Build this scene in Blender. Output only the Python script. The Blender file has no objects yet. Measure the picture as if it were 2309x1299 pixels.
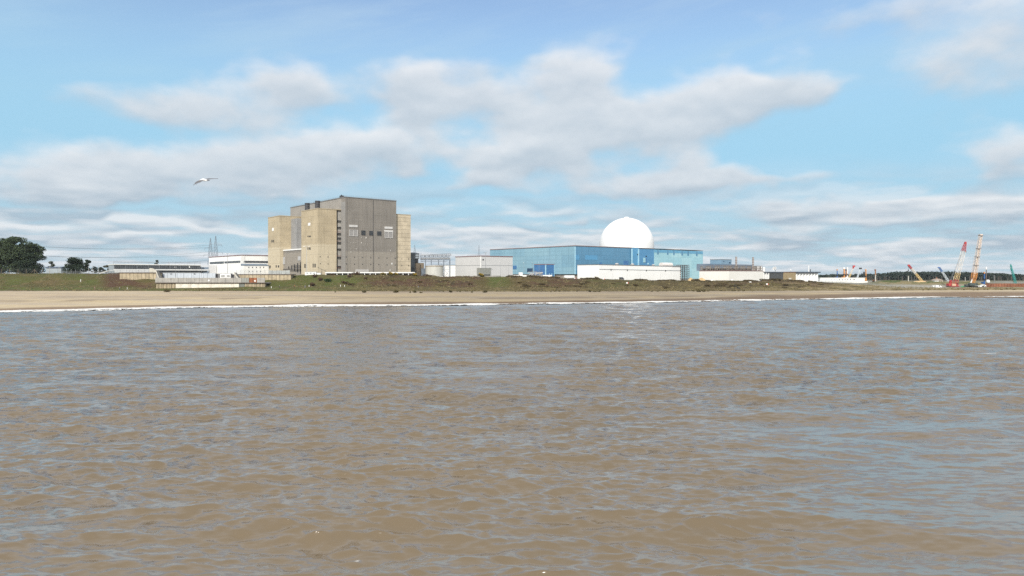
import bpy, bmesh, math, random
import numpy as np
from mathutils import Vector, Matrix
sc = bpy.context.scene
COL = sc.collection
R = math.radians
random.seed(7)
RNG = np.random.default_rng(11)

EXPO = 0.42
# ------------------------------------------------------------------ camera
EYE = 13.0                      # drone height over the sea, metres
FPX, CX, HY = 1540.0, 1154.5, 620.0
cam = bpy.data.cameras.new("camera")
cam.sensor_width = 36.0
cam.lens = 36.0 * FPX / 2309.0
cam.shift_y = -29.5 / 2309.0
cam.clip_start, cam.clip_end = 0.5, 20000.0
cam_ob = bpy.data.objects.new("camera", cam)
COL.objects.link(cam_ob)
cam_ob.location = (0, 0, EYE)
cam_ob.rotation_euler = (R(90), 0, 0)
sc.camera = cam_ob

# ------------------------------------------------------------------ sun, sky, exposure
SUN_EL = R(36)
SUN_DIR = Vector((-0.21 * math.cos(SUN_EL), -0.978 * math.cos(SUN_EL), math.sin(SUN_EL))).normalized()
sun = bpy.data.lights.new("sun", 'SUN')
sun.energy = 3.4
sun.angle = R(0.5)
sun.color = (1.0, 0.95, 0.87)
sun_ob = bpy.data.objects.new("sun", sun)
COL.objects.link(sun_ob)
sun_ob.rotation_euler = SUN_DIR.to_track_quat('Z', 'Y').to_euler()
sc.view_settings.view_transform = 'Standard'
sc.view_settings.look = 'None'
sc.view_settings.exposure = EXPO
sc.view_settings.gamma = 1.0
sc.cycles.use_denoising = False
sc.cycles.sample_clamp_direct = 2.5
sc.cycles.sample_clamp_indirect = 3.0
sc.cycles.volume_max_steps = 64
sc.cycles.max_bounces = 6
sc.cycles.diffuse_bounces = 3
sc.cycles.transparent_max_bounces = 6


class G:
    """small helper that wires math nodes"""
    def __init__(s, nt):
        s.nt = nt

    def n(s, t, **kw):
        nd = s.nt.nodes.new(t)
        for k, v in kw.items():
            setattr(nd, k, v)
        return nd

    def inp(s, sock, v):
        if isinstance(v, bpy.types.NodeSocket):
            s.nt.links.new(v, sock)
        elif v is not None:
            sock.default_value = v

    def m(s, op, a, b=None, c=None, clamp=False):
        nd = s.n('ShaderNodeMath', operation=op)
        nd.use_clamp = clamp
        s.inp(nd.inputs[0], a)
        if b is not None:
            s.inp(nd.inputs[1], b)
        if c is not None:
            s.inp(nd.inputs[2], c)
        return nd.outputs[0]

    def vec(s, x, y, z):
        nd = s.n('ShaderNodeCombineXYZ')
        for i, v in enumerate((x, y, z)):
            s.inp(nd.inputs[i], v)
        return nd.outputs[0]

    def noise(s, v, scale, detail=4, rough=.55, dist=0.0, out=0):
        nd = s.n('ShaderNodeTexNoise')
        s.inp(nd.inputs['Vector'], v)
        nd.inputs['Scale'].default_value = scale
        nd.inputs['Detail'].default_value = detail
        nd.inputs['Roughness'].default_value = rough
        nd.inputs['Distortion'].default_value = dist
        return nd.outputs[out]

    def mr(s, v, a, b, c=0.0, d=1.0, smooth=True):
        nd = s.n('ShaderNodeMapRange')
        if smooth:
            nd.interpolation_type = 'SMOOTHSTEP'
        s.inp(nd.inputs['Value'], v)
        for nm, val in (('From Min', a), ('From Max', b), ('To Min', c), ('To Max', d)):
            nd.inputs[nm].default_value = val
        return nd.outputs[0]

    def mix(s, f, a, b, blend='MIX'):
        nd = s.n('ShaderNodeMix', data_type='RGBA', blend_type=blend)
        s.inp(nd.inputs[0], f)
        for sock, v in ((nd.inputs[6], a), (nd.inputs[7], b)):
            if isinstance(v, tuple) and len(v) == 3:
                v = v + (1.0,)
            s.inp(sock, v)
        return nd.outputs[2]


def build_world():
    w = bpy.data.worlds.new("World")
    sc.world = w
    w.use_nodes = True
    nt = w.node_tree
    nt.nodes.clear()
    g = G(nt)
    out = g.n('ShaderNodeOutputWorld')
    bg = g.n('ShaderNodeBackground')
    bg.inputs[1].default_value = SKY_S
    nt.links.new(bg.outputs[0], out.inputs[0])
    sky = g.n('ShaderNodeTexSky', sky_type='NISHITA')
    sky.sun_disc = False
    sky.sun_elevation = SUN_EL
    sky.sun_rotation = math.atan2(SUN_DIR.x, SUN_DIR.y)
    sky.altitude = 0
    sky.air_density = 1.0
    sky.dust_density = 0.6
    sky.ozone_density = 1.6
    tc = g.n('ShaderNodeTexCoord')
    sp = g.n('ShaderNodeSeparateXYZ')
    nt.links.new(tc.outputs['Generated'], sp.inputs[0])
    x, y, z = sp.outputs
    az = g.m('ARCTAN2', x, y)
    hyp = g.m('SQRT', g.m('ADD', g.m('MULTIPLY', x, x), g.m('MULTIPLY', y, y)))
    vv = g.m('DIVIDE', z, g.m('MAXIMUM', hyp, 0.02))
    zc = g.m('ADD', g.m('MAXIMUM', z, 0.0), 0.10)
    pl = g.vec(g.m('DIVIDE', x, zc), g.m('DIVIDE', y, zc), 0.3)       # the cloud deck seen from below
    dv = g.vec(x, y, g.m('MULTIPLY', z, 1.9))
    n_big = g.noise(dv, 5.5, 3, .55)
    n_big2 = g.noise(dv, 6.3, 3, .55, out=1)
    n_col = g.n('ShaderNodeSeparateColor')
    nt.links.new(n_big2, n_col.inputs[0])
    azw = g.m('MULTIPLY_ADD', g.m('SUBTRACT', n_col.outputs[0], .5), 0.16, az)
    vvw = g.m('MULTIPLY_ADD', g.m('SUBTRACT', n_col.outputs[1], .5), 0.085, vv)
    F = None
    Gs = None
    for (px, py, hw, hh, s) in CLOUDS:
        k = (px - CX) / FPX
        a0 = math.atan(k)
        v0 = (HY - py) / FPX * math.cos(a0)
        w_ = hw / FPX * math.cos(a0) ** 2
        h_ = hh / FPX
        dx = g.m('MULTIPLY_ADD', azw, 1 / w_, -a0 / w_)
        dy = g.m('MULTIPLY_ADD', vvw, 1 / h_, -v0 / h_)
        r2 = g.m('MULTIPLY_ADD', dy, dy, g.m('MULTIPLY', dx, dx))
        e = g.m('POWER', 0.26, r2)
        F = g.m('MULTIPLY_ADD', e, s, 0.0 if F is None else F)
        Gs = g.m('MULTIPLY_ADD', g.m('MULTIPLY', e, s), dy, 0.0 if Gs is None else Gs)
    n_fine = g.noise(dv, 15.0, 5, .5)
    n_pl = g.noise(pl, 1.6, 4, .5, .2)
    # low sheets of cloud near the horizon, from the deck noise
    low = g.mr(vv, 0.17, 0.05)
    dens = g.m('MULTIPLY_ADD', g.m('SUBTRACT', n_fine, .5), 0.95, F)
    dens = g.m('MULTIPLY_ADD', g.m('SUBTRACT', n_big, .5), 0.85, dens)
    lowd = g.m('MULTIPLY', low, g.mr(n_pl, 0.34, 0.60))
    # out of view: added bright, nearly closed cloud that pales the sea's reflections
    back = g.m('MULTIPLY', g.m('MAXIMUM', g.mr(y, 0.45, 0.1), g.mr(vv, .44, .60)), g.mr(n_pl, 0.22, 0.46))
    mask = g.mr(dens, 0.20, 0.98)
    mask = g.m('MAXIMUM', mask, g.m('MULTIPLY', lowd, 0.95))
    mask = g.m('MAXIMUM', mask, g.m('MULTIPLY', back, 0.95))
    mask = g.m('MULTIPLY', mask, 0.86)
    lift = g.m('DIVIDE', Gs, g.m('MAXIMUM', F, 0.12))
    n_sh = g.noise(g.vec(x, y, g.m('MULTIPLY_ADD', z, 1.9, 0.03)), 12.0, 5, .55)
    # sunlit upper edges: the deck and the puffs compared with themselves a little higher up
    n_fu = g.noise(g.vec(x, y, g.m('MULTIPLY_ADD', z, 1.9, 0.022)), 15.0, 5, .5)
    zu = g.m('ADD', zc, 0.006)
    n_pu = g.noise(g.vec(g.m('DIVIDE', x, zu), g.m('DIVIDE', y, zu), 0.3), 1.6, 4, .5, .2)
    lit = g.m('MULTIPLY_ADD', lift, 0.65, g.mr(vv, .44, .60, .58, 1.0))  # high cloud out of view is lifted to full white for the sea to mirror
    lit = g.m('MULTIPLY_ADD', g.m('SUBTRACT', n_sh, .5), -0.5, lit)
    lit = g.m('MULTIPLY_ADD', g.m('SUBTRACT', n_fine, n_fu), .6, lit)
    lit = g.m('MULTIPLY_ADD', g.m('MULTIPLY', g.m('SUBTRACT', n_pl, n_pu), low), 2.2, lit, clamp=True)
    ccol = g.mix(lit, CL_DARK, CL_LIT)
    # thin high veil
    st = g.noise(g.vec(g.m('MULTIPLY', x, 1.0), g.m('MULTIPLY', y, 1.0), g.m('MULTIPLY_ADD', x, -1.2, g.m('MULTIPLY', z, 6.0))), 3.0, 5, .6)
    veil = g.m('MULTIPLY_ADD', g.mr(st, 0.40, 0.72), 0.45, 0.10)
    base = g.mix(veil, sky.outputs[0], CL_VEIL)
    base = g.mix(g.mr(vv, 0.44, 0.16, 0.0, 0.92), base, CL_MID)
    base = g.mix(g.mr(vv, 0.17, 0.0, 0.0, 0.95), base, CL_HOR)
    colr = g.mix(mask, base, ccol)
    nt.links.new(colr, bg.inputs[0])


SKY_S = 0.13
def _c(r, g_, b, k=1.0):
    f = lambda v: ((v / 255 + .055) / 1.055) ** 2.4
    return tuple(f(v) / SKY_S * k / 2 ** EXPO for v in (r, g_, b))
CL_LIT = _c(240, 241, 243)
CL_DARK = _c(174, 189, 203)
CL_VEIL = _c(190, 214, 236)
CL_MID = _c(162, 211, 237)
CL_HOR = _c(184, 212, 225)
CLOUDS = [
    (270, 220, 230, 52, .62), (500, 215, 190, 62, .70), (670, 190, 120, 60, .80), (470, 270, 220, 40, .50),
    (910, 180, 130, 65, 1.0), (985, 235, 110, 50, .7), (1070, 150, 80, 50, .5),
    (1290, 160, 130, 85, 1.0), (1230, 260, 170, 70, .95), (1120, 215, 90, 50, .5),
    (1700, 200, 150, 60, 1.0), (1560, 245, 150, 62, 1.0), (1430, 310, 190, 55, .9), (1290, 350, 150, 45, .7),
    (250, 385, 260, 55, .95), (120, 415, 200, 40, .6), (540, 365, 220, 62, 1.0), (760, 350, 170, 55, 1.0),
    (880, 345, 80, 40, .9), (650, 425, 240, 35, .6), (330, 440, 220, 25, .4),
    (950, 280, 90, 40, .7), (1120, 350, 110, 48, 1.0), (1210, 340, 90, 42, .9), (1150, 415, 140, 28, .6),
    (1540, 378, 85, 40, 1.15), (1620, 405, 150, 30, 1.0), (1760, 418, 110, 18, .7), (1450, 425, 100, 32, .7), (1480, 465, 120, 18, .4),
    (1760, 475, 160, 28, .75), (2000, 490, 200, 32, .8), (2240, 480, 130, 36, .85), (1860, 520, 190, 20, .5),
    (1000, 330, 70, 30, .5), (1060, 400, 90, 30, .7), (1330, 395, 110, 34, .7), (1390, 250, 110, 60, .6), (1830, 215, 70, 45, .55), (1330, 430, 80, 22, .5), (1010, 430, 70, 20, .5), (1640, 445, 140, 18, .5), (1560, 480, 120, 14, .4), (1700, 500, 200, 18, .4), (2100, 455, 170, 22, .7), (2309, 455, 60, 26, .7),
    (2240, 365, 120, 60, 1.0), (2180, 160, 220, 110, .62), (2000, 30, 300, 50, .6), (2320, 60, 150, 70, .5),
    (1270, 488, 100, 17, .7), (980, 488, 70, 14, .6), (1130, 485, 60, 14, .5), (1290, 462, 50, 12, .5),
    (250, 513, 60, 14, .6), (90, 525, 90, 16, .6), (400, 525, 110, 14, .4), (330, 555, 120, 14, .4), (560, 520, 90, 14, .35),
    (1880, 370, 50, 14, .35),
]
build_world()

# ------------------------------------------------------------------ helpers
def tag(o, label, cat, group=None):
    o['label'] = label
    o['category'] = cat
    if group:
        o['group'] = group
    return o


def thing(name, label, cat, loc=(0, 0, 0), rot=0.0, group=None):
    o = bpy.data.objects.new(name, None)
    COL.objects.link(o)
    o.location = loc
    o.rotation_euler = (0, 0, rot)
    o.empty_display_size = 1
    return tag(o, label, cat, group)


def copy_tree(o, parent=None):
    c = o.copy()
    COL.objects.link(c)
    if parent:
        c.parent = parent
    for ch in list(o.children):
        copy_tree(ch, c)
    return c


class MB:
    def __init__(s):
        s.v, s.f = [], []

    def add(s, vs, fs):
        b = len(s.v)
        s.v += [tuple(p) for p in vs]
        s.f += [tuple(i + b for i in f) for f in fs]
        return s

    def box(s, x0, x1, y0, y1, z0, z1):
        return s.add([(x0, y0, z0), (x1, y0, z0), (x1, y1, z0), (x0, y1, z0), (x0, y0, z1), (x1, y0, z1), (x1, y1, z1), (x0, y1, z1)],
                     [(0, 3, 2, 1), (4, 5, 6, 7), (0, 1, 5, 4), (1, 2, 6, 5), (2, 3, 7, 6), (3, 0, 4, 7)])

    def prism(s, poly, z0, z1):
        """poly counter-clockwise in xy; z1 may be a list"""
        n = len(poly)
        zt = z1 if isinstance(z1, (list, tuple)) else [z1] * n
        return s.add([(p[0], p[1], z0) for p in poly] + [(p[0], p[1], zt[i]) for i, p in enumerate(poly)],
                     [tuple(range(n - 1, -1, -1)), tuple(range(n, 2 * n))] + [(i, (i + 1) % n, (i + 1) % n + n, i + n) for i in range(n)])

    def extr(s, poly, x0, x1):
        """poly in (y,z), extruded along x"""
        n = len(poly)
        return s.add([(x0, p[0], p[1]) for p in poly] + [(x1, p[0], p[1]) for p in poly],
                     [tuple(range(n - 1, -1, -1)), tuple(range(n, 2 * n))] + [(i, (i + 1) % n, (i + 1) % n + n, i + n) for i in range(n)])

    def extry(s, poly, y0, y1):
        """poly in (x,z), extruded along y"""
        n = len(poly)
        return s.add([(p[0], y0, p[1]) for p in poly] + [(p[0], y1, p[1]) for p in poly],
                     [tuple(range(n)), tuple(range(2 * n - 1, n - 1, -1))] + [(i + n, (i + 1) % n + n, (i + 1) % n, i) for i in range(n)])

    def tube(s, p, q, r0, r1=None, n=8):
        p, q = Vector(p), Vector(q)
        r1 = r0 if r1 is None else r1
        d = (q - p)
        if d.length < 1e-6:
            return s
        d.normalize()
        a = d.cross(Vector((0, 0, 1)) if abs(d.z) < .9 else Vector((1, 0, 0))).normalized()
        b = d.cross(a)
        vs = []
        for c, r in ((p, r0), (q, r1)):
            for i in range(n):
                t = 2 * math.pi * (i + .5) / n
                vs.append(c + a * (r * math.cos(t)) + b * (r * math.sin(t)))
        return s.add(vs, [tuple(range(n)), tuple(range(2 * n - 1, n - 1, -1))] + [(i + n, (i + 1) % n + n, (i + 1) % n, i) for i in range(n)])

    def bar(s, p, q, w):
        return s.tube(p, q, w * .7071, None, 4)

    def lattice(s, p, q, w0, w1, n, t, up=None):
        """square lattice boom from p to q"""
        p, q = Vector(p), Vector(q)
        d = (q - p).normalized()
        a = d.cross(Vector(up) if up else (Vector((0, 1, 0)) if abs(d.y) < .9 else Vector((1, 0, 0)))).normalized()
        b = d.cross(a).normalized()
        ring = []
        for i in range(n + 1):
            f = i / n
            c = p.lerp(q, f)
            w = (w0 + (w1 - w0) * f) / 2
            ring.append([c + a * (w * sx) + b * (w * sy) for sx, sy in ((-1, -1), (1, -1), (1, 1), (-1, 1))])
        for j in range(4):
            s.bar(ring[0][j], ring[-1][j], t)
        for i in range(n):
            for j in range(4):
                k = (j + 1) % 4
                if i % 2:
                    s.bar(ring[i][j], ring[i + 1][k], t * .6)
                else:
                    s.bar(ring[i][k], ring[i + 1][j], t * .6)
                s.bar(ring[i + 1][j], ring[i + 1][k], t * .6)
        return s

    def lathe(s, prof, cx=0, cy=0, n=48):
        vs, fs = [], []
        for r, z in prof:
            for i in range(n):
                t = 2 * math.pi * i / n
                vs.append((cx + r * math.cos(t), cy + r * math.sin(t), z))
        for k in range(len(prof) - 1):
            for i in range(n):
                j = (i + 1) % n
                fs.append((k * n + i, k * n + j, (k + 1) * n + j, (k + 1) * n + i))
        fs.append(tuple(range(n - 1, -1, -1)))
        fs.append(tuple((len(prof) - 1) * n + i for i in range(n)))
        return s.add(vs, fs)

    def build(s, name, mat, parent=None, smooth=False, label=None):
        me = bpy.data.meshes.new(name)
        me.from_pydata(s.v, [], s.f)
        if smooth:
            me.polygons.foreach_set('use_smooth', [True] * len(me.polygons))
        me.materials.append(mat)
        o = bpy.data.objects.new(name, me)
        COL.objects.link(o)
        if parent:
            o.parent = parent
        if label:
            o['label'] = label
        return o


def ccw(poly):
    a = sum(poly[i][0] * poly[(i + 1) % len(poly)][1] - poly[(i + 1) % len(poly)][0] * poly[i][1] for i in range(len(poly)))
    return poly if a > 0 else poly[::-1]


def at(px, Y, py=None):
    """the place in the world at depth Y that the photograph shows at (px, py)"""
    return ((px - CX) / FPX * Y, Y, EYE + (HY - py) / FPX * Y if py is not None else 0.0)


def zat(py, Y):
    return EYE + (HY - py) / FPX * Y


SITE = math.atan2(.638, .77)     # the station's building grid


class Frame:
    """a building's own axes: u along its sea front, v inland, origin at its near corner"""
    def __init__(s, px, Y, rot=SITE):
        s.x0, s.y0 = (px - CX) / FPX * Y, Y
        s.rot = rot
        s.r = (math.cos(rot), math.sin(rot))
        s.l = (-s.r[1], s.r[0])

    def xy(s, u, v):
        return s.x0 + u * s.r[0] + v * s.l[0], s.y0 + u * s.r[1] + v * s.l[1]

    def Y(s, u, v):
        return s.xy(u, v)[1]

    def u(s, px, v=0.0):
        k = (px - CX) / FPX
        x, y = s.xy(0, v)
        return (k * y - x) / (s.r[0] - k * s.r[1])

    def v(s, px, u=0.0):
        k = (px - CX) / FPX
        x, y = s.xy(u, 0)
        return (k * y - x) / (s.l[0] - k * s.l[1])

    def z(s, py, u=0.0, v=0.0):
        return zat(py, s.Y(u, v))

    def front(s, px0, py0, px1, py1, v=0.0):
        """(u0,u1,z0,z1) of a rectangle on the sea front"""
        u0, u1 = s.u(px0, v), s.u(px1, v)
        um = (u0 + u1) / 2
        return u0, u1, s.z(py1, um, v), s.z(py0, um, v)

    def side(s, px0, py0, px1, py1, u=0.0):
        v0, v1 = s.v(px1, u), s.v(px0, u)
        vm = (v0 + v1) / 2
        return v0, v1, s.z(py1, u, vm), s.z(py0, u, vm)

    def thing(s, name, label, cat, group=None, zb=0.0):
        return thing(name, label, cat, (s.x0, s.y0, zb), s.rot, group)


_mats = {}
def mat(name, c, rough=.75, var=.12, scale=.25, streak=0.0, seam=None, panel=None, metal=0.0, spec=.4, bump=0.0, low=None, top=None):
    """procedural surface: mottling, run-down streaks, panel seams, panel-to-panel tone"""
    if name in _mats:
        return _mats[name]
    m = bpy.data.materials.new(name)
    m.use_nodes = True
    nt = m.node_tree
    nt.nodes.clear()
    g = G(nt)
    out = g.n('ShaderNodeOutputMaterial')
    bs = g.n('ShaderNodeBsdfPrincipled')
    nt.links.new(bs.outputs[0], out.inputs[0])
    tc = g.n('ShaderNodeTexCoord')
    ob = tc.outputs['Object']
    sp = g.n('ShaderNodeSeparateXYZ')
    nt.links.new(ob, sp.inputs[0])
    x, y, z = sp.outputs
    h = g.m('ADD', x, y)
    n1 = g.noise(ob, scale, 5, .6)
    lo = tuple(v * (1 - var) for v in c)
    hi = tuple(min(1, v * (1 + var)) for v in c)
    col = g.mix(g.mr(n1, .3, .7), lo, hi)
    if low:      # another coating on the lower storeys: (height, colour)
        col = g.mix(g.mr(g.m('MULTIPLY_ADD', g.noise(ob, .35, 4), 2.5, z), low[0] + 1.0, low[0] + 2.2, 1, 0), col, low[1])
    if panel:
        ph, pz, amt, c2 = panel
        wn = g.n('ShaderNodeTexWhiteNoise', noise_dimensions='2D')
        nt.links.new(g.vec(g.m('FLOOR', g.m('DIVIDE', h, ph)), g.m('FLOOR', g.m('DIVIDE', z, pz)), 0), wn.inputs['Vector'])
        col = g.mix(g.m('MULTIPLY', wn.outputs[0], amt), col, c2)
    if streak:
        n2 = g.noise(g.vec(g.m('MULTIPLY', h, .8), 0, g.m('MULTIPLY', z, .05)), 1.0, 5, .65)
        f = g.mr(n2, .46, .75, 0, streak)
        col = g.mix(f, col, tuple(v * .35 for v in c))
    if seam:
        dh, dz, wd, dark = seam
        f = None
        if dh:
            f = g.m('LESS_THAN', g.m('FRACT', g.m('DIVIDE', h, dh)), wd / dh)
        if dz:
            f2 = g.m('LESS_THAN', g.m('FRACT', g.m('DIVIDE', z, dz)), wd / dz)
            f = f2 if f is None else g.m('MAXIMUM', f, f2)
        col = g.mix(g.m('MULTIPLY', f, dark), col, tuple(v * .3 for v in c))
    nt.links.new(col, bs.inputs['Base Color'])
    bs.inputs['Roughness'].default_value = rough
    bs.inputs['Metallic'].default_value = metal
    bs.inputs['Specular IOR Level'].default_value = spec
    if bump:
        bp = g.n('ShaderNodeBump')
        bp.inputs['Strength'].default_value = 1.0
        bp.inputs['Distance'].default_value = bump
        nt.links.new(g.noise(ob, scale * 6, 4, .6), bp.inputs['Height'])
        nt.links.new(bp.outputs[0], bs.inputs['Normal'])
    _mats[name] = m
    return m


def structure(o, kind='structure'):
    o['kind'] = kind
    return o


# value noise in numpy, for shaping the ground and scattering plants
def vnoise(x, y, seed=0):
    xi, yi = np.floor(x).astype(np.int64), np.floor(y).astype(np.int64)
    fx, fy = x - xi, y - yi
    fx, fy = fx * fx * (3 - 2 * fx), fy * fy * (3 - 2 * fy)
    def h(a, b):
        n = (a * 374761393 + b * 668265263 + seed * 974634777) & 0xffffffff
        n = ((n ^ (n >> 13)) * 1274126177) & 0xffffffff
        return ((n ^ (n >> 16)) & 0xffff) / 65535.0
    a, b, c, d = h(xi, yi), h(xi + 1, yi), h(xi, yi + 1), h(xi + 1, yi + 1)
    return (a * (1 - fx) + b * fx) * (1 - fy) + (c * (1 - fx) + d * fx) * fy


def fbm(x, y, seed=0, oct=4):
    t, a, s = 0, .5, 0
    for i in range(oct):
        t = t + a * vnoise(x * 2 ** i, y * 2 ** i, seed + i * 17)
        s += a
        a *= .5
    return t / s


def sstep(x, a, b):
    t = np.clip((x - a) / (b - a), 0, 1)
    return t * t * (3 - 2 * t)

# ------------------------------------------------------------------ the ground: key lines across the shore, by direction
Q = lambda *a: np.array(a, float)
def shore_y(q):
    return np.interp(q, Q(-1500, -800, 0, 400, 700, 1000, 1200, 1500, 1800, 2100, 2309, 3000, 4000),
                     Q(181, 205, 241, 270, 286, 290, 303, 323, 357, 392, 402, 484, 690))
def edge_y(q):
    return np.interp(q, Q(-1500, -800, 0, 600, 1200, 1900, 2309, 3000, 4000), Q(340, 385, 420, 420, 420, 432, 455, 560, 780))
EDGE_PY = (Q(-1500, 0, 600, 1200, 1600, 1900, 2100, 2309, 4000), Q(658, 656, 656.5, 657.5, 656.5, 655.5, 654.5, 653.5, 652))
MID_PY = (Q(-1500, 0, 350, 600, 800, 1200, 1700, 1900, 2100, 2309, 4000), Q(648, 645, 650, 646, 645, 648, 648, 650, 651.5, 650, 646))
CREST_PY = (Q(-1500, 0, 340, 352, 356, 534, 538, 600, 612, 700, 900, 980, 1100, 1200, 1300, 1400, 1560, 1700, 1760, 1850, 1920, 2000, 2100, 2309, 4000),
            Q(616, 616.5, 617.5, 622, 640, 640, 627, 623.5, 622, 620, 620, 623.5, 624, 624.5, 628, 631, 633.5, 634, 632, 637, 641, 645.5, 648, 648, 640))
def crest_y(q):
    return edge_y(q) + np.interp(q, Q(-1500, 340, 360, 530, 545, 1800, 2100, 4000), Q(52, 50, 46, 46, 50, 52, 80, 80))


def key_lines(q):
    ys, ye = shore_y(q), edge_y(q)
    ym, yc = ye + 20, crest_y(q)
    zi = lambda tab, y: EYE + (HY - np.interp(q, *tab)) / FPX * y
    ze, zm, zc = zi(EDGE_PY, ye), zi(MID_PY, ym), zi(CREST_PY, yc)
    court = ((q > 352) & (q < 537)).astype(float)
    zp = zc - 0.5 + court * 5.0
    far = np.interp(q, Q(-1500, 1500, 1900, 2100, 4000), Q(11.0, 8.0, 5.0, 4.2, 4.2))
    zp = np.where(q > 1900, np.minimum(zp, np.maximum(zc, far)), zp)
    zbeach = ze * 0.62
    Y = np.stack([ys - 60, ys - 14, ys, ys + 7, ys + (ye - ys) * .28, ys + (ye - ys) * .75, ye, ym, yc - 4, yc, yc + 14, np.full_like(q, 900.), np.full_like(q, 2400.)])
    Z = np.stack([ys * 0 - 3.0, ys * 0 - .8, ys * 0, ys * 0 + .75, zbeach, ze - .15, ze, zm, zc - .25, zc, zp, far, far])
    return Y, Z


def ground_at(q, Y):
    """height of the smooth ground at direction q, depth Y (scalars)"""
    ky, kz = key_lines(np.array([float(q)]))
    return float(np.interp(Y, ky[:, 0], kz[:, 0])) + bank_bumps(np.array([(q - CX) / FPX * Y]), np.array([Y]), np.array([float(q)]))[0]


def bank_bumps(X, Y, q):
    ye, yc = edge_y(q), crest_y(q)
    t = sstep(Y, ye + 1, ye + 10) * (1 - sstep(Y, yc + 6, yc + 30))
    court = sstep(q, 345, 356) * (1 - sstep(q, 532, 560)) * sstep(Y, ye + 8, ye + 14)
    b = (fbm(X / 9, Y / 6, 3) - .5) * 1.5 + (fbm(X / 2.5, Y / 2.0, 9) - .5) * .55
    b = b * t * (1 - court)
    b += (fbm(X / 5, Y / 4, 21) - .5) * .22 * sstep(Y, shore_y(q) + 12, shore_y(q) + 30) * (1 - t)
    hum = sstep(q, 1930, 2010) * (1 - sstep(q, 2180, 2240))
    b += hum * np.exp(-((Y - 640) / 45) ** 2) * 4.2 * (.55 + .9 * fbm(X / 30, Y / 30, 5))
    return b


def ground_mesh(name, rows, material, colour, q):
    """rows: list of (key line a, key line b, steps)"""
    KY, KZ = key_lines(q)
    Ys, Zs = [], []
    for i, (a, b, n) in enumerate(rows):
        for k in range(n + (1 if i == len(rows) - 1 else 0)):
            f = k / n
            Ys.append(KY[a] * (1 - f) + KY[b] * f)
            ff = f * f * (3 - 2 * f) if (a, b) in ((6, 7), (7, 8)) else f
            Zs.append(KZ[a] * (1 - ff) + KZ[b] * ff)
    Y, Z = np.array(Ys), np.array(Zs)
    qq = np.broadcast_to(q, Y.shape)
    X = (qq - CX) / FPX * Y
    Z = Z + bank_bumps(X, Y, qq)
    nr, nc = Y.shape
    co = np.stack([X, Y, Z], -1).reshape(-1, 3)
    idx = np.arange(nr * nc).reshape(nr, nc)
    faces = np.stack([idx[:-1, :-1], idx[:-1, 1:], idx[1:, 1:], idx[1:, :-1]], -1).reshape(-1, 4)
    me = bpy.data.meshes.new(name)
    me.vertices.add(len(co))
    me.vertices.foreach_set('co', co.ravel())
    me.loops.add(faces.size)
    me.loops.foreach_set('vertex_index', faces.ravel())
    me.polygons.add(len(faces))
    me.polygons.foreach_set('loop_start', np.arange(0, faces.size, 4))
    me.polygons.foreach_set('use_smooth', np.ones(len(faces), bool))
    me.update(calc_edges=True)
    if colour is not None:
        c = colour(X, Y, qq, Z)
        ca = me.color_attributes.new('soil', 'FLOAT_COLOR', 'POINT')
        ca.data.foreach_set('color', np.concatenate([c, np.ones(c.shape[:2] + (1,))], -1).reshape(-1))
    me.materials.append(material)
    o = bpy.data.objects.new(name, me)
    COL.objects.link(o)
    return structure(o)


def soil_mat(name, rough, scale, amt, bump, spec=.2):
    m = bpy.data.materials.new(name)
    m.use_nodes = True
    nt = m.node_tree
    g = G(nt)
    bs = nt.nodes['Principled BSDF']
    at_ = g.n('ShaderNodeAttribute', attribute_name='soil')
    tc = g.n('ShaderNodeTexCoord')
    n1 = g.noise(tc.outputs['Object'], scale, 6, .65)
    n2 = g.noise(tc.outputs['Object'], scale * .13, 4, .6)
    k = g.m('MULTIPLY', g.mr(n1, .25, .75, 1 - amt, 1 + amt, False), g.mr(n2, .25, .75, 1 - amt * .5, 1 + amt * .5, False))
    mx = g.n('ShaderNodeVectorMath', operation='SCALE')
    nt.links.new(at_.outputs['Color'], mx.inputs[0])
    nt.links.new(k, mx.inputs['Scale'])
    nt.links.new(mx.outputs[0], bs.inputs['Base Color'])
    bs.inputs['Roughness'].default_value = rough
    bs.inputs['Specular IOR Level'].default_value = spec
    bp = g.n('ShaderNodeBump')
    bp.inputs['Distance'].default_value = bump
    nt.links.new(n1, bp.inputs['Height'])
    nt.links.new(bp.outputs[0], bs.inputs['Normal'])
    return m


A3 = lambda *c: np.array(c, float)
def mix3(a, b, f):
    return a * (1 - f[..., None]) + b * f[..., None]


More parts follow.
